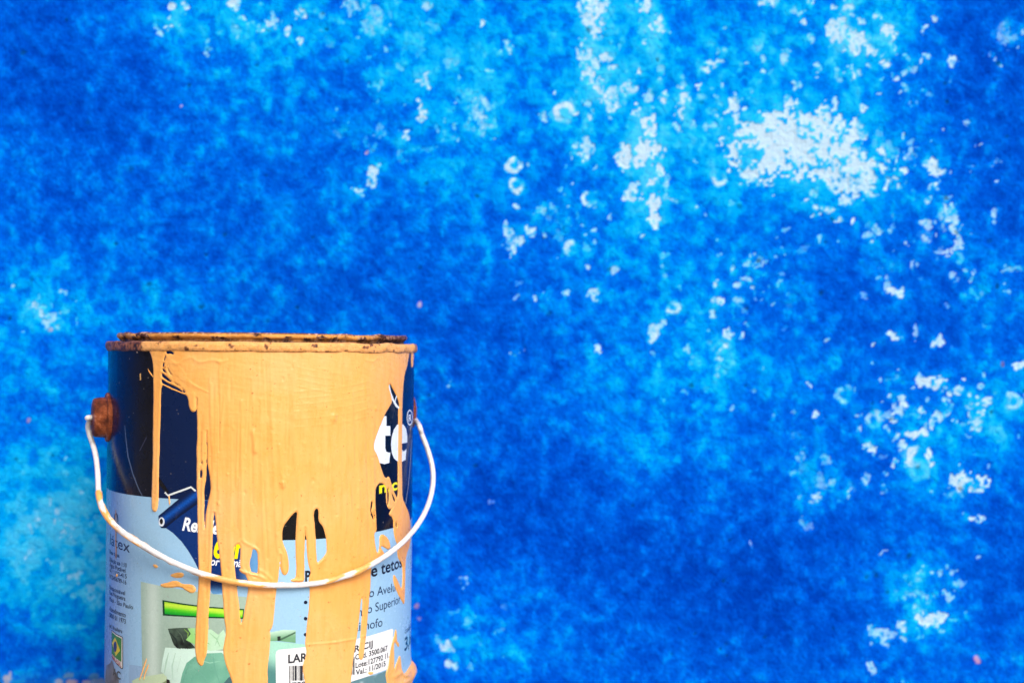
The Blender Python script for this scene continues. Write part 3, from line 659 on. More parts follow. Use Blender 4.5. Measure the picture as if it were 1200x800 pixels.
pix_print('blanket_picture', [(302, 751), (317, 750.6), (340, 752.4), (370, 756), (372, 855), (302, 860)], lambda x, y: lin((160, 212, 192)) + (lin((78, 130, 126)) - lin((160, 212, 192))) * sstep(766, 790, y + (322 - x) * .3)[:, None], 4)
pix_print('blanket_picture', [(372, 800), (412, 796), (440, 790), (455, 784), (462, 786), (460, 812), (372, 850)], lambda x, y: lin((96, 132, 140)) + (lin((176, 196, 200)) - lin((96, 132, 140))) * sstep(.4, .7, vnoise(x / 8, y / 8))[:, None], 3)

# title, list and contents
WH = lin((226, 234, 244)); INK = lin((22, 26, 44))
pix_print('title_letter', [(450.8,487),(452.5,487.5),(452.5,498.8),(457,498.8),(457,510),(451.2,510.2),(451,524),(452,528.5),(454.5,530),(457,529.8),(455.8,542),(450,543.5),(444,542),(440,535),(438,525),(437,505),(442,498)], WH, 5)
pix_print('title_letter', [(477.2,518.3),(477.2,510),(475.7,502),(472.7,497.5),(469,496),(465,497.5),(461.2,503),(458.6,512),(457.8,520),(458.7,530),(461.2,536.5),(465,540),(470,541),(475.3,538.5),(476.3,525.8),(473,528.8),(470.2,526),(470.3,519.6)], WH, 5)
pix_print('title_letter', ellipse(468.6, 509, 1.7, 4.6), lin((10, 14, 30)), 6)
stroke('title_stroke', [(455.5, 450), (457, 459), (460, 468), (464, 475), (469, 479.5)], [1.2, 1.6, 2.2, 2.6, 2.2], WH, 5)
stroke('title_stroke', [(464.5, 463), (463, 468), (462.5, 472)], 1.0, WH, 5)
for k, (rx, ry, c) in enumerate(((3.6, 9.2, WH), (2.7, 7.6, lin((8, 30, 66))))):
    pix_print('trademark_ring', ellipse(480, 489, rx, ry), c, 5 + k)
lettering('R', (478.4, 494), (481.8, 493), 9, WH, 7, 0.02)
lettering('nic', (444, 577.5), (465.5, 573), 13.5, lin((236, 230, 0)), 5, 0.03)
lettering('e tetos', (434.8, 675.5), (471.3, 663.5), 14.5, INK, 3, 0.018)
lettering('P', (357.5, 680.5), (364, 680), 12, INK, 3, 0.035)
lettering('o Avelud', (432.5, 699.5), (467, 690.5), 10.5, lin((30, 48, 84)), 3, 0.0)
lettering('o Superior', (430.2, 718.5), (469.3, 705.5), 10.5, lin((30, 48, 84)), 3, 0.0)
lettering('Antimofo', (398, 742), (447.8, 733), 10.5, lin((30, 48, 84)), 3, 0.0)
lettering('n', (419.5, 722), (424, 721), 10.5, lin((30, 48, 84)), 3, 0.0)
for x_, y_ in ((358.2, 705.3), (358, 724.3), (358, 743)):
    pix_print('bullet', ellipse(x_, y_, 2.1, 2.1, 18), lin((24, 26, 48)), 3)
lettering('CONTEÚDO', (474.6, 742), (483.6, 733), 4.5, INK, 3, 0.01)
lettering('3,6', (474.3, 762.5), (482.2, 752), 16.5, INK, 3, 0.02)
# small print on the side by the seam
SM = lin((40, 46, 62))
lettering('látex', (129.2, 637), (152.2, 647.3), 13, lin((38, 44, 58)), 3, 0.0)
stroke('side_emblem', [(136.2 + 2.2 * math.cos(a), 612 + 11 * math.sin(a)) for a in np.linspace(0, 6.2, 26)], 1.0, SM, 3)
for tx, x1, y1, hh in (('Base água', 140, 653, 5), ('Diluição até 1:10', 148.5, 664.5, 5), ('Água Potável', 147, 670.5, 5), ('4-1 1123-415', 148.5, 677.5, 5), ('0123456789-16', 148, 684.5, 5), ('Responsável', 146.5, 697, 5), ('Rua Nogueira', 147, 703.5, 5), ('Piaui - São Paulo', 156, 713.5, 5), ('Atendimento', 147.5, 723, 5.5), ('0800 01 1973', 147.5, 730.5, 5.5), ('Ind. Brasileira', 143.5, 741.5, 4.5)):
    x0 = 128.6
    th1, z1 = pix2can(np.array([float(x1)]), np.array([float(y1)])); 
    # same height on the can, further round towards the seam
    ys_ = np.linspace(y1 - 30, y1, 120); zc_ = pix2can(np.full(120, x0), ys_)[1]
    y0 = ys_[np.argmin(np.abs(zc_ - z1))]
    lettering(tx, (x0, y0), (x1, y1), hh, SM, 3, 0.012)
pix_print('flag_picture', [(131, 737.2), (137, 742.3), (143.5, 745.4), (144.5, 747), (144.6, 782.5), (143, 783.6), (137, 777.5), (131.4, 768.5)], lin((40, 44, 60)), 3)
pix_print('flag_picture', [(131.4, 738.4), (137, 743.2), (143.2, 746.2), (143.9, 747.4), (143.9, 781.8), (142.8, 782.3), (137, 776.3), (131.7, 767.5)], lin((226, 216, 206)), 4)
pix_print('flag_picture', [(131.6, 739.8), (137, 744.6), (142.9, 747.6), (142.6, 775), (137, 771), (131.8, 765.5)], lin((56, 128, 48)), 5)
pix_print('flag_picture', [(135.5, 746), (141.3, 761.5), (136.3, 768), (132, 752.5)], lin((224, 196, 30)), 6)
pix_print('flag_picture', ellipse(135.7, 757, 1.9, 6.2), lin((26, 50, 112)), 7)
lettering('BRASIL', (132.3, 771), (142.8, 781.3), 5, lin((176, 70, 84)), 6, 0.01)
lettering('AC', (132.8, 790), (141.8, 796), 9, lin((70, 70, 76)), 5, 0.02)
pix_print('scraped_metal', [(124, 779), (129, 777.5), (131.5, 772), (133, 777), (134.5, 784), (139, 792), (140, 803), (136, 830), (124, 830)], lin((128, 118, 112)) , 4, mat=M_METAL, smooth_it=1)

# price sticker
sticker = pix_print('sticker', [(323, 766), (324, 762.5), (327, 760.6), (357, 757.6), (385, 754.3), (410, 749.8), (432, 744.5), (459, 736), (460.3, 737.5), (458, 770), (454.5, 783), (432, 791.3), (411, 798), (380, 805), (345, 809), (326, 810), (323.5, 807)], (0.8, 0.8, 0.8), 7, can, M_STICK)
sticker['label'] = 'white worn barcode sticker printed with lot number and date'
def skl(t, a, b, h, bold=0.0): return lettering(t, a, b, h, (0.03, 0.03, 0.04), 9, bold, 0, sticker, M_INK)
skl('LAR', (337.5, 776.2), (360, 773.5), 9.5, 0.03); skl('R CIJ', (414.6, 763.5), (436, 756.8), 7.4, 0.022)
skl('Cód. 3500.067', (415.6, 772.3), (453.2, 761.2), 6.2, 0.022); skl('Lote:127792 11.', (416, 782), (455.5, 769.3), 6.2, 0.022); skl("Val.: 11/2015", (416.3, 790.3), (451, 779.3), 6.2, 0.022)
skl('789', (342, 806), (358, 804.5), 7, 0.02)
for a, b in ((338.9, 340.2), (341.6, 342.4), (343.0, 344.3), (345.0, 347.6), (348.6, 349.2), (350.0, 350.7), (351.3, 354.6), (355.4, 356.2), (357, 359)):
    pix_print('barcode_bar', [(a, 779.4), (b, 779.2), (b, 796.6 + (3 if a < 340 else 0)), (a, 796.8 + (3 if a < 340 else 0))], (0.05, 0.05, 0.06), 9, sticker, M_INK)
for a, b in ((411.6, 412.3), (412.9, 414.0), (414.4, 415.0)):
    pix_print('barcode_bar', [(a, 769), (b, 768.6), (b, 789.6), (a, 790)], (0.05, 0.05, 0.06), 9, sticker, M_INK)

# ------------------------------------------------------------------ the peach paint: one thick dried coat with runs
MAIN = [(172,403),(175,411),(178,418),(179.7,428),(180,460),(179.5,500),(179,540),(178,570),(177.3,590),(178.3,597),(181.3,600.3),(184.3,598),(185.7,591),(186.2,570),(187.2,520),(188.7,470),(189.3,450),
 (196,453.5),(204,457.5),(212,460.5),(219,463),(220.5,468),(221.3,476),(223.5,481.5),(227,483.3),(229.8,481),(230.4,474),(231,500),(230.3,540),(230.3,560),(231,590),(231.5,620),(232.2,650),(233,668),(232,690),(230.3,720),(229,745),(228.5,762),(230.5,774),(234.5,780),(238,779.5),(240,772),(243,766),(244,745),(245,720),(246.5,690),(248,665),(249.3,640),(249.8,620),(250.3,606),(251.3,599),(252.3,606),(253.3,622),(256,642),(258.5,662),(259.7,680),(261,697),(262,720),(264.8,738),(263,750),(261,762),(263,775),(268,787),(272,800),(275,825),(282,858),(295,866),(306,855),(311,825),
 (314,800),(314,780),(316,760),(317.5,746),(316,738.5),(318.5,736),(320,730),(322,710),(324,690),(326,678),(327.3,663),(328.6,648),(329,656),(328.3,664),(330,671),(333.3,674.3),(337,672),(338.6,666),(338,655),(336.3,647),(333.5,640),(331.3,633),(331,622),(333,615.5),(338,608.5),(343,602),(348.6,598.3),(347.2,610),(346.3,630),(346.6,650),(347,668),(346.6,677),(341,678.5),(341,681.5),(350,682),(357,681),(356.8,670),(356.6,655),(357.0,640),(357.2,628),(357.6,614),(358.8,632),(359.3,642),(360.3,655),(362,664),(364.3,670),(362.5,675),(361.5,682),(363,692),(361.8,712),(360.2,725),(358.5,742),(357,755),(358.3,765),(355,775),(353.5,783),(356,795),(357,805),(360,830),(370,856),(385,864),(400,850),(407,825),
 (411,798),(413,780),(415,765),(417.3,750),(419.8,733),(422,713),(423.5,699),(424.6,702),(424.3,716),(423,733),(421.6,748),(419.8,760),(419,768),(421,773),(424,773),(426,768.5),(427.2,758),(428.7,746),(430,735),(431.3,715),(432.7,700),(434.2,688),(434.6,672),(436,662),(444,658.5),(452,653),(450,647),(446,641),(447.2,639.3),(451,641.5),(455,644),(457.8,641.5),(456.5,634),(452.5,627.5),(447.5,625.3),(444.3,628),(444.6,640),(443,648),(441,645),(439,633),(438.5,624.5),(441.5,621.5),(441,612),(440.2,595),(439.8,575),(441.5,569),(445.5,565.3),(450.5,567.5),(452,575),(452,586),(454,595),(457.5,597),(462,592),(466.5,587),
 (465.5,583.5),(461.5,576),(458.5,566),(455.5,557),(452,560),(449,556),(446.5,549),(444.5,541),(442,533),(440,528.5),(438.3,526),(437.8,521),(439.5,515),(441,510),(447,495),(452,483.5),(457,475.5),(459.5,470.5),(458,462),(456,455.5),(455.3,451.5),(456.8,449.5),(459,453),(461.5,458.5),(464.5,464),(467,471),(468.3,478),(469.5,484),(471.2,481),(471.5,465),(472.5,450),(473.7,438),(476.5,430),(478.5,419),(480,411),(481,403)]
RUN = [(466.4,476),(471.2,476),(470.8,540),(471.2,582),(475,591),(479,600),(481,612),(481.5,628),(480,640),(476,650),(475,662),(474.5,690),(474,708),(471.5,705),(467,697),(462,686),(460.5,676),(461.5,672),(465,677),(468,684),(471,691),(472.3,675),(471.5,660),(467,655),(465.5,646),(466,638),(463,632),(461,620),(460.5,606),(455,603),(457.5,598),(463,588),(466,582)]
LOW = [(463.5,736),(461.5,746),(457.5,755),(455.5,770),(454,782),(451,789),(453,800),(458,830),(478,834),(484,812),(486.5,790),(486.5,775),(484.8,764),(482,776),(477,785),(472.5,789.5),(470.6,785),(469.6,772),(468.6,766.5),(466,772),(463,780),(461.5,785),(461.8,770),(461.3,758),(462,751),(464,754),(467,759),(467.6,753),(464.6,750),(464.8,740)]
EXTRA = [[(187,684),(196,682),(205,679.5),(210,681),(214,684),(226,684),(230,689),(229,693),(225,695),(218,692),(212,687),(200,688.5),(190,687.5)], [(199,673.5),(203,671.5),(210,670),(216.5,671.5),(214.5,676),(207,677),(201,675.5)],
         [(197,580),(199,580),(199.6,588),(198.8,593),(197.6,588)], [(481.6,411),(484.3,411),(484,424),(483.2,431),(482,430)], [(178,661),(183,660.5),(186,664),(182,666)],
         [(172.5,430.5),(174,432),(178,438),(181,442),(180,443),(176,438.5)], [(163,796),(166,787),(171.5,772),(173,769),(172.2,775),(167,789),(164.5,797)], [(168,796),(170,788),(174.5,776),(175,779),(171,790),(169.5,797)],
         [(136,672),(137.6,671.5),(137.8,675),(136.2,676)], [(430,787),(433,786),(437,785.5),(437,789),(434,790.5),(431,789.5)]]
HOLES = [[(195,411.5),(197,409),(201,411.5),(204,413.5),(203,415.3),(199.5,414),(196,415)], [(189.8,436.5),(193,439),(198,443.5),(202,447),(198,446.8),(193,443.5),(189.8,441)], [(189.7,444),(194,447),(200,450),(206,453),(212,456.5),(218.5,460.5),(211,458.6),(203,455),(196,451.4),(189.6,448.6)],
         [(194.2,416),(195,416.5),(194.2,420),(192.5,423),(192,421.5)], [(191.8,424.5),(193,425.5),(191.8,429.5),(190.6,430.5),(190.8,427)], [(190.6,431.5),(193,433),(196,437.5),(193,436),(190.4,434)], [(213.6,454.5),(215.5,456.5),(217.6,459.5),(215,458.5)], [(196,430),(200,436),(203,440),(199,437)], [(203,447.5),(208,450),(213,453),(207,451)],
         [(230.2,466),(231,467),(230.9,475),(230,477)], [(242.0,505),(242.7,505),(243.2,545),(245.5,556),(246.8,570),(245.6,580),(243,590),(241.2,604),(240.6,622),(239.9,608),(239.7,588),(239.5,572),(242.0,560),(241.9,540)], [(236,540),(237.3,541),(236.8,544),(235.6,543)], [(235,550),(237,551.5),(236.6,559),(234.6,561),(234.4,554)],
         [(274.3,643),(275.5,638.5),(281.5,636.8),(281.7,650),(281.2,664),(284,668),(288,674),(290.5,681),(291,690),(288.5,705),(285.7,720),(283,731.5),(281.6,722),(280.3,708),(278.3,690),(276.3,672),(274.7,655)],
         [(296.5,641.5),(301.5,646),(302.2,655),(302,667),(301.5,676),(297,675),(293.3,666),(292.8,657),(295,650)],
         [(368,598.5),(370.5,595.4),(373,597),(373,609),(375,613),(378.3,617),(380.7,625),(382,632),(382.6,640),(382.8,646),(380,651),(376,655.5),(371.5,660),(371,650),(370,635),(369,615),(367.6,604)],
         [(447.5,545),(449,544),(451.5,552),(454,559),(452.6,560),(449.5,553)], [(434.5,588),(436.5,586.5),(436,592),(434.5,599),(437,604),(438,610),(436.5,608),(433.6,600)], [(437.5,598),(438.6,600),(439.6,608),(438.4,606)], [(453.5,572),(455,571),(455.6,580),(455,590),(454,592),(453.6,582)], [(458,575),(460,579),(463.5,587),(462,588),(459.5,582)], [(463.4,612),(464.6,611),(465,618),(463.8,617)]]
LIP = [(280,666),(284,665),(290,668.5),(300,670.3),(308,674),(312,678),(305,677),(296,675),(288,673.5),(281.5,670)]

def build_coat():
    step = 0.00033
    s0, s1_ = s_at(128.5, 640) , s_at(485.6, 600) + 0.006
    S = np.arange(s0, s1_, step); Zg = np.arange(0.010, 0.2068, step)
    GS, GZ = np.meshgrid(S, Zg)
    # hand-brushed wobble so outlines are not ruler-straight
    WS = GS + 0.00045 * (fbm(GS * 420, GZ * 160, 71, 3) - 0.5); WZ = GZ + 0.0003 * (fbm(GS * 300, GZ * 300, 72, 2) - 0.5)
    FAR = 0.004
    def sdf(poly, it=1):
        p = np.array(chaikin(densify(poly, 14), it)); ps, pz = sz(p[:, 0], p[:, 1])
        f = np.full(GS.shape, -FAR)
        i0, i1 = np.searchsorted(S, [ps.min() - FAR, ps.max() + FAR]); j0, j1 = np.searchsorted(Zg, [pz.min() - FAR, pz.max() + FAR])
        gs, gz = WS[j0:j1, i0:i1], WZ[j0:j1, i0:i1]
        d = np.full(gs.shape, FAR); ins = np.zeros(gs.shape, bool)
        for k in range(len(ps)):
            xa, ya, xb, yb = ps[k], pz[k], ps[k - 1], pz[k - 1]
            # distance, only near the segment
            a0, a1 = np.searchsorted(S[i0:i1], [min(xa, xb) - FAR, max(xa, xb) + FAR]); b0, b1 = np.searchsorted(Zg[j0:j1], [min(ya, yb) - FAR, max(ya, yb) + FAR])
            if a1 > a0 and b1 > b0:
                u, w = gs[b0:b1, a0:a1], gz[b0:b1, a0:a1]
                d2 = (xb - xa) ** 2 + (yb - ya) ** 2 + 1e-18
                t = np.clip(((u - xa) * (xb - xa) + (w - ya) * (yb - ya)) / d2, 0, 1)
                d[b0:b1, a0:a1] = np.minimum(d[b0:b1, a0:a1], np.hypot(u - xa - t * (xb - xa), w - ya - t * (yb - ya)))
            if ya != yb:
                r0, r1 = np.searchsorted(Zg[j0:j1], [min(ya, yb) - 0.001, max(ya, yb) + 0.001])
                u, w = gs[r0:r1], gz[r0:r1]
                ins[r0:r1] ^= ((ya > w) != (yb > w)) & (u < (xb - xa) * (w - ya) / (yb - ya) + xa)
        f[j0:j1, i0:i1] = np.where(ins, d, -d)
        return f
    f = sdf(MAIN)
    for q in [RUN, LOW] + EXTRA: f = np.maximum(f, sdf(q))
    for q in HOLES: f = np.minimum(f, -sdf(q))
    f = np.maximum(f, sdf(LIP))
    # thickness
    th = GS / CR
    w3 = can_xyz(th, GZ, np.full_like(th, CR)); px, py = project(w3[..., 0] + CX, w3[..., 1] + CY, w3[..., 2])
    d = np.clip(f, 0, FAR)
    e = np.clip(d / 0.0011, 0, 1)
    t = 0.00004 + 0.00042 * np.sqrt(1 - (1 - e) ** 2)
    bead = np.exp(-((d - 0.0008) / 0.0006) ** 2)                      # swollen edges of the runs
    low = sstep(470, 640, py)
    t = t + bead * (0.00005 + 0.00012 * low) * e
    t = t + e * 0.00026 * (fbm(GS * 300 + GZ * 9, GZ * 14 + GS * 5, 81, 3) - 0.5) * sstep(430, 520, py)          # sagging vertical runs
    t = t + e * 0.00012 * (fbm(GS * 55 + GZ * 30, GZ * 620 + GS * 110 + 1.6 * vnoise(GS * 35, GZ * 25, 83), 82, 3) - 0.5) * sstep(620, 480, py)   # brush marks
    t = t + e * 0.00008 * (fbm(GS * 900, GZ * 900, 84, 2) - 0.5)
    RN = fbm(GS * 120, GZ * 90, 86, 3)
    def ridge(path, wpx, h, taper=True):
        nonlocal t
        for _ in range(2):
            if len(path) > 2: path = [path[0]] + [q for a_, b_ in zip(path, path[1:]) for q in ((a_[0] * .75 + b_[0] * .25, a_[1] * .75 + b_[1] * .25), (a_[0] * .25 + b_[0] * .75, a_[1] * .25 + b_[1] * .75))] + [path[-1]]
        acc = np.zeros_like(t); h = h * (1.0 if h >= .0006 else 0.7); wpx = wpx * 1.25
        for (x0, y0), (x1, y1) in zip(path, path[1:]):
            d2 = (x1 - x0) ** 2 + (y1 - y0) ** 2
            u = np.clip(((px - x0) * (x1 - x0) + (py - y0) * (y1 - y0)) / d2, 0, 1)
            acc = np.maximum(acc, np.exp(-(((px - x0 - u * (x1 - x0)) ** 2 + (py - y0 - u * (y1 - y0)) ** 2) / wpx ** 2)))
        t = t + acc * h * e * (0.35 + 1.3 * RN)
    ridge([(394.5, 436), (392, 470), (390.8, 489)], 2.4, .00022); ridge([(390.8, 487), (390.6, 491)], 2.6, .0007)
    ridge([(327, 521), (329, 545), (331, 566)], 1.6, .0003); ridge([(331, 566), (331.5, 569)], 2.4, .0007); ridge([(338, 552), (335, 560)], 4.0, .0003)
    ridge([(296, 505), (299, 520), (299, 528)], 2.2, .0006); ridge([(227, 462), (226.5, 480)], 2.5, .00035)
    ridge([(317, 400), (318, 470), (319.5, 520), (323, 590), (324, 640), (329, 650), (333, 668)], 1.6, .00038)
    ridge([(344, 425), (344.5, 520), (349, 560), (350.5, 600), (352, 676)], 2.0, .0003); ridge([(358, 520), (363, 600), (365, 676)], 2.6, .0003)
    ridge([(283, 470), (283.5, 560), (283, 632), (290, 637), (297, 640), (302, 645)], 1.5, .00042); ridge([(283, 632), (279, 635), (275, 640)], 1.3, .0003)
    ridge([(258, 430), (259, 520), (257, 600)], 1.4, .00022); ridge([(248, 450), (250, 540), (251, 598)], 1.4, .00026); ridge([(270, 470), (271, 640), (270, 760)], 1.8, .00026); ridge([(305, 440), (306, 560), (310, 640), (312, 676)], 1.5, .0002)
    ridge([(236, 660), (237, 720), (235, 775)], 2.6, .0004); ridge([(240, 690), (241, 750), (240, 766)], 1.7, .0004); ridge([(299, 700), (291, 735), (286, 800)], 1.6, .0003); ridge([(180.8, 430), (181, 596)], 2.2, .00025); ridge([(182, 590), (181.5, 597)], 2.6, .0003)
    ridge([(205, 425), (209, 427), (216, 421), (225, 418), (232, 424), (240, 424), (250, 421), (258, 424), (266, 422)], 1.5, .0003); ridge([(257, 423), (259, 426)], 2.0, .0004)
    ridge([(358, 754.5), (375, 753.5), (395, 751.5), (418, 747.5), (429, 744)], 1.1, .00045)                            # edge of the sticker under the paint
    ridge([(384, 728), (389, 736), (393, 748), (396, 758), (398, 768)], 1.6, .0004); ridge([(384, 738), (387, 745)], 4, .0003)
    ridge([(376, 541), (382, 546)], 4, .0003); ridge([(281, 667), (290, 671), (304, 674), (311, 678)], 1.6, .0005); ridge([(302, 666), (310, 670), (318, 678)], 1.6, .0003)
    ridge([(462, 792), (470, 786), (476, 793), (482, 780)], 2.2, .0007); ridge([(470, 800), (478, 796), (484, 785)], 2.0, .0007); ridge([(484, 772), (485, 786)], 2.4, .0009)
    ridge([(331, 676), (345, 680), (357, 680)], 1.4, .0004); ridge([(428, 422), (437, 424), (441, 420)], 1.1, .00022)
    for yb in (455, 463, 470, 478, 487, 496): ridge([(345, yb + 4), (380, yb + 1), (410, yb - 3), (432, yb - 9)], 0.8, .00009)
    for yb in (430, 437, 444, 452): ridge([(348, yb), (375, yb + 6), (400, yb + 8)], 0.8, .00009)
    for k in range(9): ridge([(196 + k * 2.2, 416 + k * 2), (203 + k * 2.5, 436 + k * 1.5), (222 + k * 3, 452 + k)], 0.7, .00012)
    rng = np.random.RandomState(5)
    for _ in range(46):
        x0 = 236 + 200 * rng.rand(); y0 = 412 + 170 * rng.rand(); y1 = y0 + 30 + 130 * rng.rand(); dx_ = rng.randn() * 2.5
        ridge([(x0, y0), (x0 + dx_ * .5, (y0 + y1) / 2), (x0 + dx_, y1)], 0.7 + 0.7 * rng.rand(), (0.00012 + 0.00016 * rng.rand()) * (1 if rng.rand() < .65 else -1))
    for _ in range(60):
        x0 = 240 + 215 * rng.rand(); y0 = 415 + 330 * rng.rand()
        ridge([(x0, y0), (x0 + .4, y0 + .5 + 2 * rng.rand())], 0.8 + 0.8 * rng.rand(), 0.0004 * rng.rand() * (1 if rng.rand() < .6 else -1))
    pos = f > 0
    keep = pos[:-1, :-1] | pos[1:, :-1] | pos[:-1, 1:] | pos[1:, 1:]
    gz_, gs_ = np.gradient(f, step)
    gn = np.maximum(gs_ ** 2 + gz_ ** 2, 0.25)
    out = ~pos
    mv = np.where(out, np.minimum(-f, step * 1.5), 0)
    US = GS + mv * gs_ / np.sqrt(gn); UZ = GZ + mv * gz_ / np.sqrt(gn)
    th = US / CR
    V = can_xyz(th, UZ, rsurf(th, UZ) + np.where(out, 0.00003, t)).reshape(-1, 3)
    nz, nx = GS.shape
    jj, ii = np.nonzero(keep)
    i = jj * nx + ii
    F = np.stack([i, i + 1, i + nx + 1, i + nx], -1)
    used = np.unique(F); remap = np.full(nz * nx, -1); remap[used] = np.arange(len(used))
    o = new_obj('paint_coat', V[used], remap[F].astype(np.int32), M_PAINT, can)
    o['label'] = 'thick dried peach paint running down in drips'
build_coat()

# ------------------------------------------------------------------ ears and bail handle
def ear(theta, zc, ln=0.0082):
    """rusted hollow boss the bail hooks into; axis points out of the can"""
    n = 72
    prof = [(0.0, 0.0108, 0), (0.0040, 0.0108, 0), (0.0080, 0.0106, 0), (0.0094, 0.0100, 0), (0.0101, 0.0088, 0), (0.0104, 0.0060, 0), (0.0106, 0.0024, 0), (0.0109, 0.0018, 0), (0.0124, 0.0017, 0), (0.0129, 0.0010, 0), (0.0129, -0.0050, 0)]
    A = np.linspace(0, 2 * math.pi, n, endpoint=False)
    ax = np.array([math.sin(theta), -math.cos(theta), 0]); tx = np.array([math.cos(theta), math.sin(theta), 0]); up = np.array([0, 0, 1.0])
    V = []
    for k, (r, h, _) in enumerate(prof):
        rr_ = r * (1 + 0.02 * (vnoise(A * 2 + 5, A * 0 + k * .5, 3) - 0.5) * 2)
        sk = 1.0 if k < 7 else 1.0
        V.append(ax * (CR + (h * ln / 0.0108 if h > 0 else h)) + (np.cos(A) * rr_ * sk)[:, None] * tx + (np.sin(A) * rr_)[:, None] * up + np.array([0, 0, zc]))
    V = np.concatenate(V); m = len(prof)
    a = np.arange(m - 1)[:, None] * n; j = np.arange(n)[None]; k = (j + 1) % n
    F = np.stack([(a + j).ravel(), (a + k).ravel(), (a + n + k).ravel(), (a + n + j).ravel()], -1)
    return new_obj('ear', V, F, M_RUST, can)
TH_EAR_L = R_(-66)
Z_EAR = pix2can(np.array([134.0]), np.array([490.5]))[1][0]
ear(TH_EAR_L, Z_EAR)
TH_EAR_R = R_(112)
ear(TH_EAR_R, Z_EAR + 0.001, 0.0030)

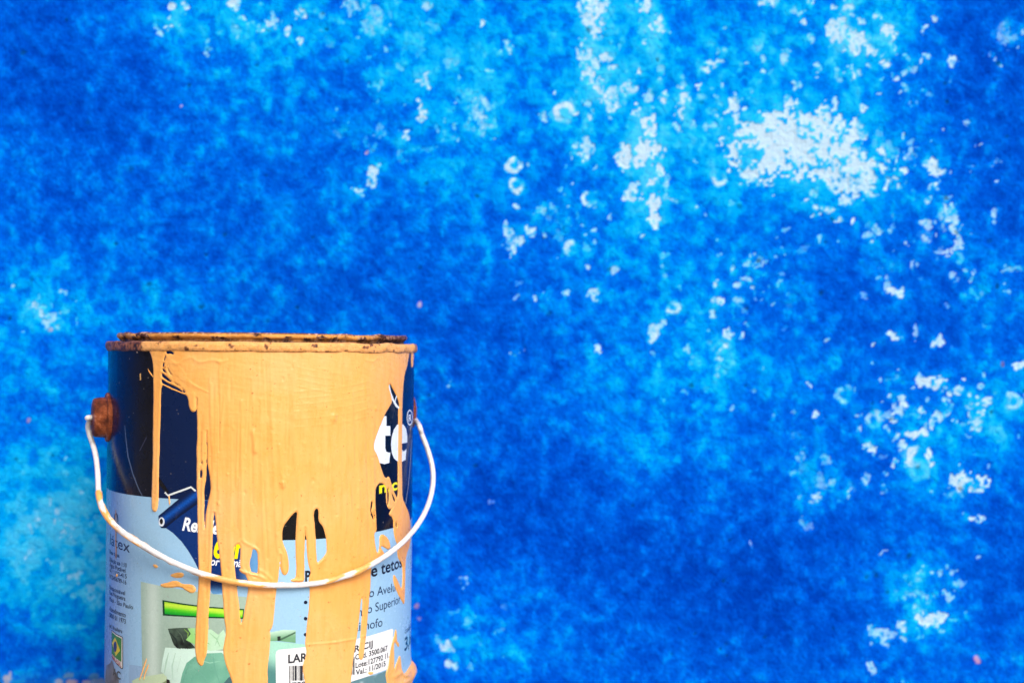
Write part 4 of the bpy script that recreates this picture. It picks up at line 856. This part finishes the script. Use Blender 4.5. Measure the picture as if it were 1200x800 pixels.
def build_bail():
    C = [(121,488.5,1.9),(115,488,1.9),(108.5,488.6,2.0),(104.4,492,2.4),(103.2,500,3),(105,509,4),(109,521,5),(112.5,536,6.5),(114.6,555,8),(115.2,571,9),(117,585,9.6),(121.6,598,10),(130.5,611,9.8),(144,623,9.2),(160,634,8.2),(180,646,7),(200,657,6),(225,667.6,5),(250,675.5,4),(275,681,3.2),(300,684.2,2.7),(330,685.6,2.5),(360,684.4,2.6),(385,680.4,3),(405,674.6,3.6),(425,666.4,4.6),(445,655.4,6),(460,645,7.4),(475,632,8.8),(487,618,9.8),(497,602,10.2),(504,584,10.6),(507.4,565,10.6),(506.4,546,9.6),(501,526,7.5),(494.5,509,4.5),(491.4,499,2.6),(490.4,492,1.6),(487,487.5,.8)]
    px, py, ex = [np.array([c[i] for c in C], float) for i in range(3)]
    d = rays(px, py); dx, dy, dz = d[:, 0], d[:, 1], d[:, 2]
    a = dx * dx + dy * dy; b = -(dx * CX + dy * CY)
    tmin = -b / a; rmin2 = CX * CX + CY * CY - b * b / a
    r = CR + ex / 1000.0
    off = np.sqrt(np.maximum(r * r - rmin2, 0)) / np.sqrt(a)
    tt = tmin - off
    # the hooked ends go into the bosses
    P = np.stack([dx * tt - CX, dy * tt - CY, dz * tt + CAM_Z], -1)
    axL = np.array([math.sin(TH_EAR_L), -math.cos(TH_EAR_L)])
    axR = np.array([math.sin(TH_EAR_R), -math.cos(TH_EAR_R)])
    pend = np.array([[*(axL * (CR + 0.004)), Z_EAR], [*(axR * (CR + 0.001)), Z_EAR + .001]])
    P[0] = pend[0]; P[1] = [*(axL * (CR + 0.0085)), P[1, 2]]; P[2] = [*(axL * (CR + 0.0104)), P[2, 2]]
    P[-1] = pend[1]; P[-2] = [*(axR * (CR + 0.0040)), P[-2, 2]]
    # let the depth run smoothly between ears and front
    k = P.copy()
    for _ in range(2):
        k[3:-3, 1] = (k[2:-4, 1] + 2 * k[3:-3, 1] + k[4:-2, 1]) / 4
    # keep each point on its sight line after smoothing
    for i in range(3, len(P) - 2):
        t_ = (k[i, 1] + CY) / dy[i]
        q = np.array([dx[i] * t_ - CX, k[i, 1], dz[i] * t_ + CAM_Z])
        if math.hypot(q[0], q[1]) > CR + 0.0021: P[i] = q
    # catmull-rom
    Q = []; pp = []
    for i in range(len(P) - 1):
        p0, p1, p2, p3 = P[max(i - 1, 0)], P[i], P[i + 1], P[min(i + 2, len(P) - 1)]
        for u in np.linspace(0, 1, 8, endpoint=False):
            Q.append(0.5 * ((2 * p1) + (-p0 + p2) * u + (2 * p0 - 5 * p1 + 4 * p2 - p3) * u * u + (-p0 + 3 * p1 - 3 * p2 + p3) * u ** 3)); pp.append((px[i] + (px[i + 1] - px[i]) * u, py[i] + (py[i + 1] - py[i]) * u))
    Q.append(P[-1]); pp.append((px[-1], py[-1]))
    Q = np.array(Q); pp = np.array(pp)
    T = np.gradient(Q, axis=0); T /= np.linalg.norm(T, axis=1)[:, None]
    n = 20; V = []; Cc = []
    nrm = np.array([0, 0, 1.0])
    white = lin((240, 234, 232)) * 0.95; grime = lin((170, 140, 120))
    for i in range(len(Q)):
        nrm = nrm - T[i] * nrm.dot(T[i]); nrm /= np.linalg.norm(nrm); bn = np.cross(T[i], nrm)
        A = np.linspace(0, 2 * math.pi, n, endpoint=False)
        x, y = pp[i]
        rad = 0.00136
        dirs = np.cos(A)[:, None] * nrm + np.sin(A)[:, None] * bn
        nn = fbm(i * 0.13 + 0.35 * np.cos(A), 7 + 0.45 * np.sin(A), 91, 4); n2 = fbm(np.full(n, i * 0.5), A * 0.8, 92, 3)
        lo = -dirs[:, 2]                                   # underside holds the drips
        m = 0.0
        if y > 566 and x < 330: m = sstep(0.44, 0.50, nn + 0.16 * lo + np.interp(x, [114, 118, 160, 182, 205, 230, 262, 285, 300, 330], [0, .13, .08, -.02, -.10, -.14, -.08, .13, .0, -.12]) - 0.02 + (0 if y > 575 else -.2))
        elif 330 <= x < 440 and y > 600: m = sstep(0.44, 0.52, nn - 0.10 * lo + np.interp(x, [330, 400, 425, 440], [-.14, -.02, -.02, -.2]))
        m = np.asarray(m) * np.ones(n)
        g_ = sstep(0.55, 0.8, n2) * (0.7 if 200 < x < 420 else 0.2)
        c = white * (1 - g_[:, None]) + grime * g_[:, None]
        c = c * (1 - m[:, None]) + np.array(PEACH) * m[:, None]
        V.append(Q[i] + dirs * (rad * (1 + 0.05 * (nn - .5)) + 0.00038 * m)[:, None]); Cc.append(c)
    V = np.concatenate(V); Cc = np.concatenate(Cc); m = len(Q)
    a = np.arange(m - 1)[:, None] * n; j = np.arange(n)[None]; k = (j + 1) % n
    F = np.stack([(a + j).ravel(), (a + k).ravel(), (a + n + k).ravel(), (a + n + j).ravel()], -1)
    o = new_obj('bail_handle', V, F, M_WIRE, can, Cc)
    o['label'] = 'white wire bail handle spotted with peach paint'
build_bail()
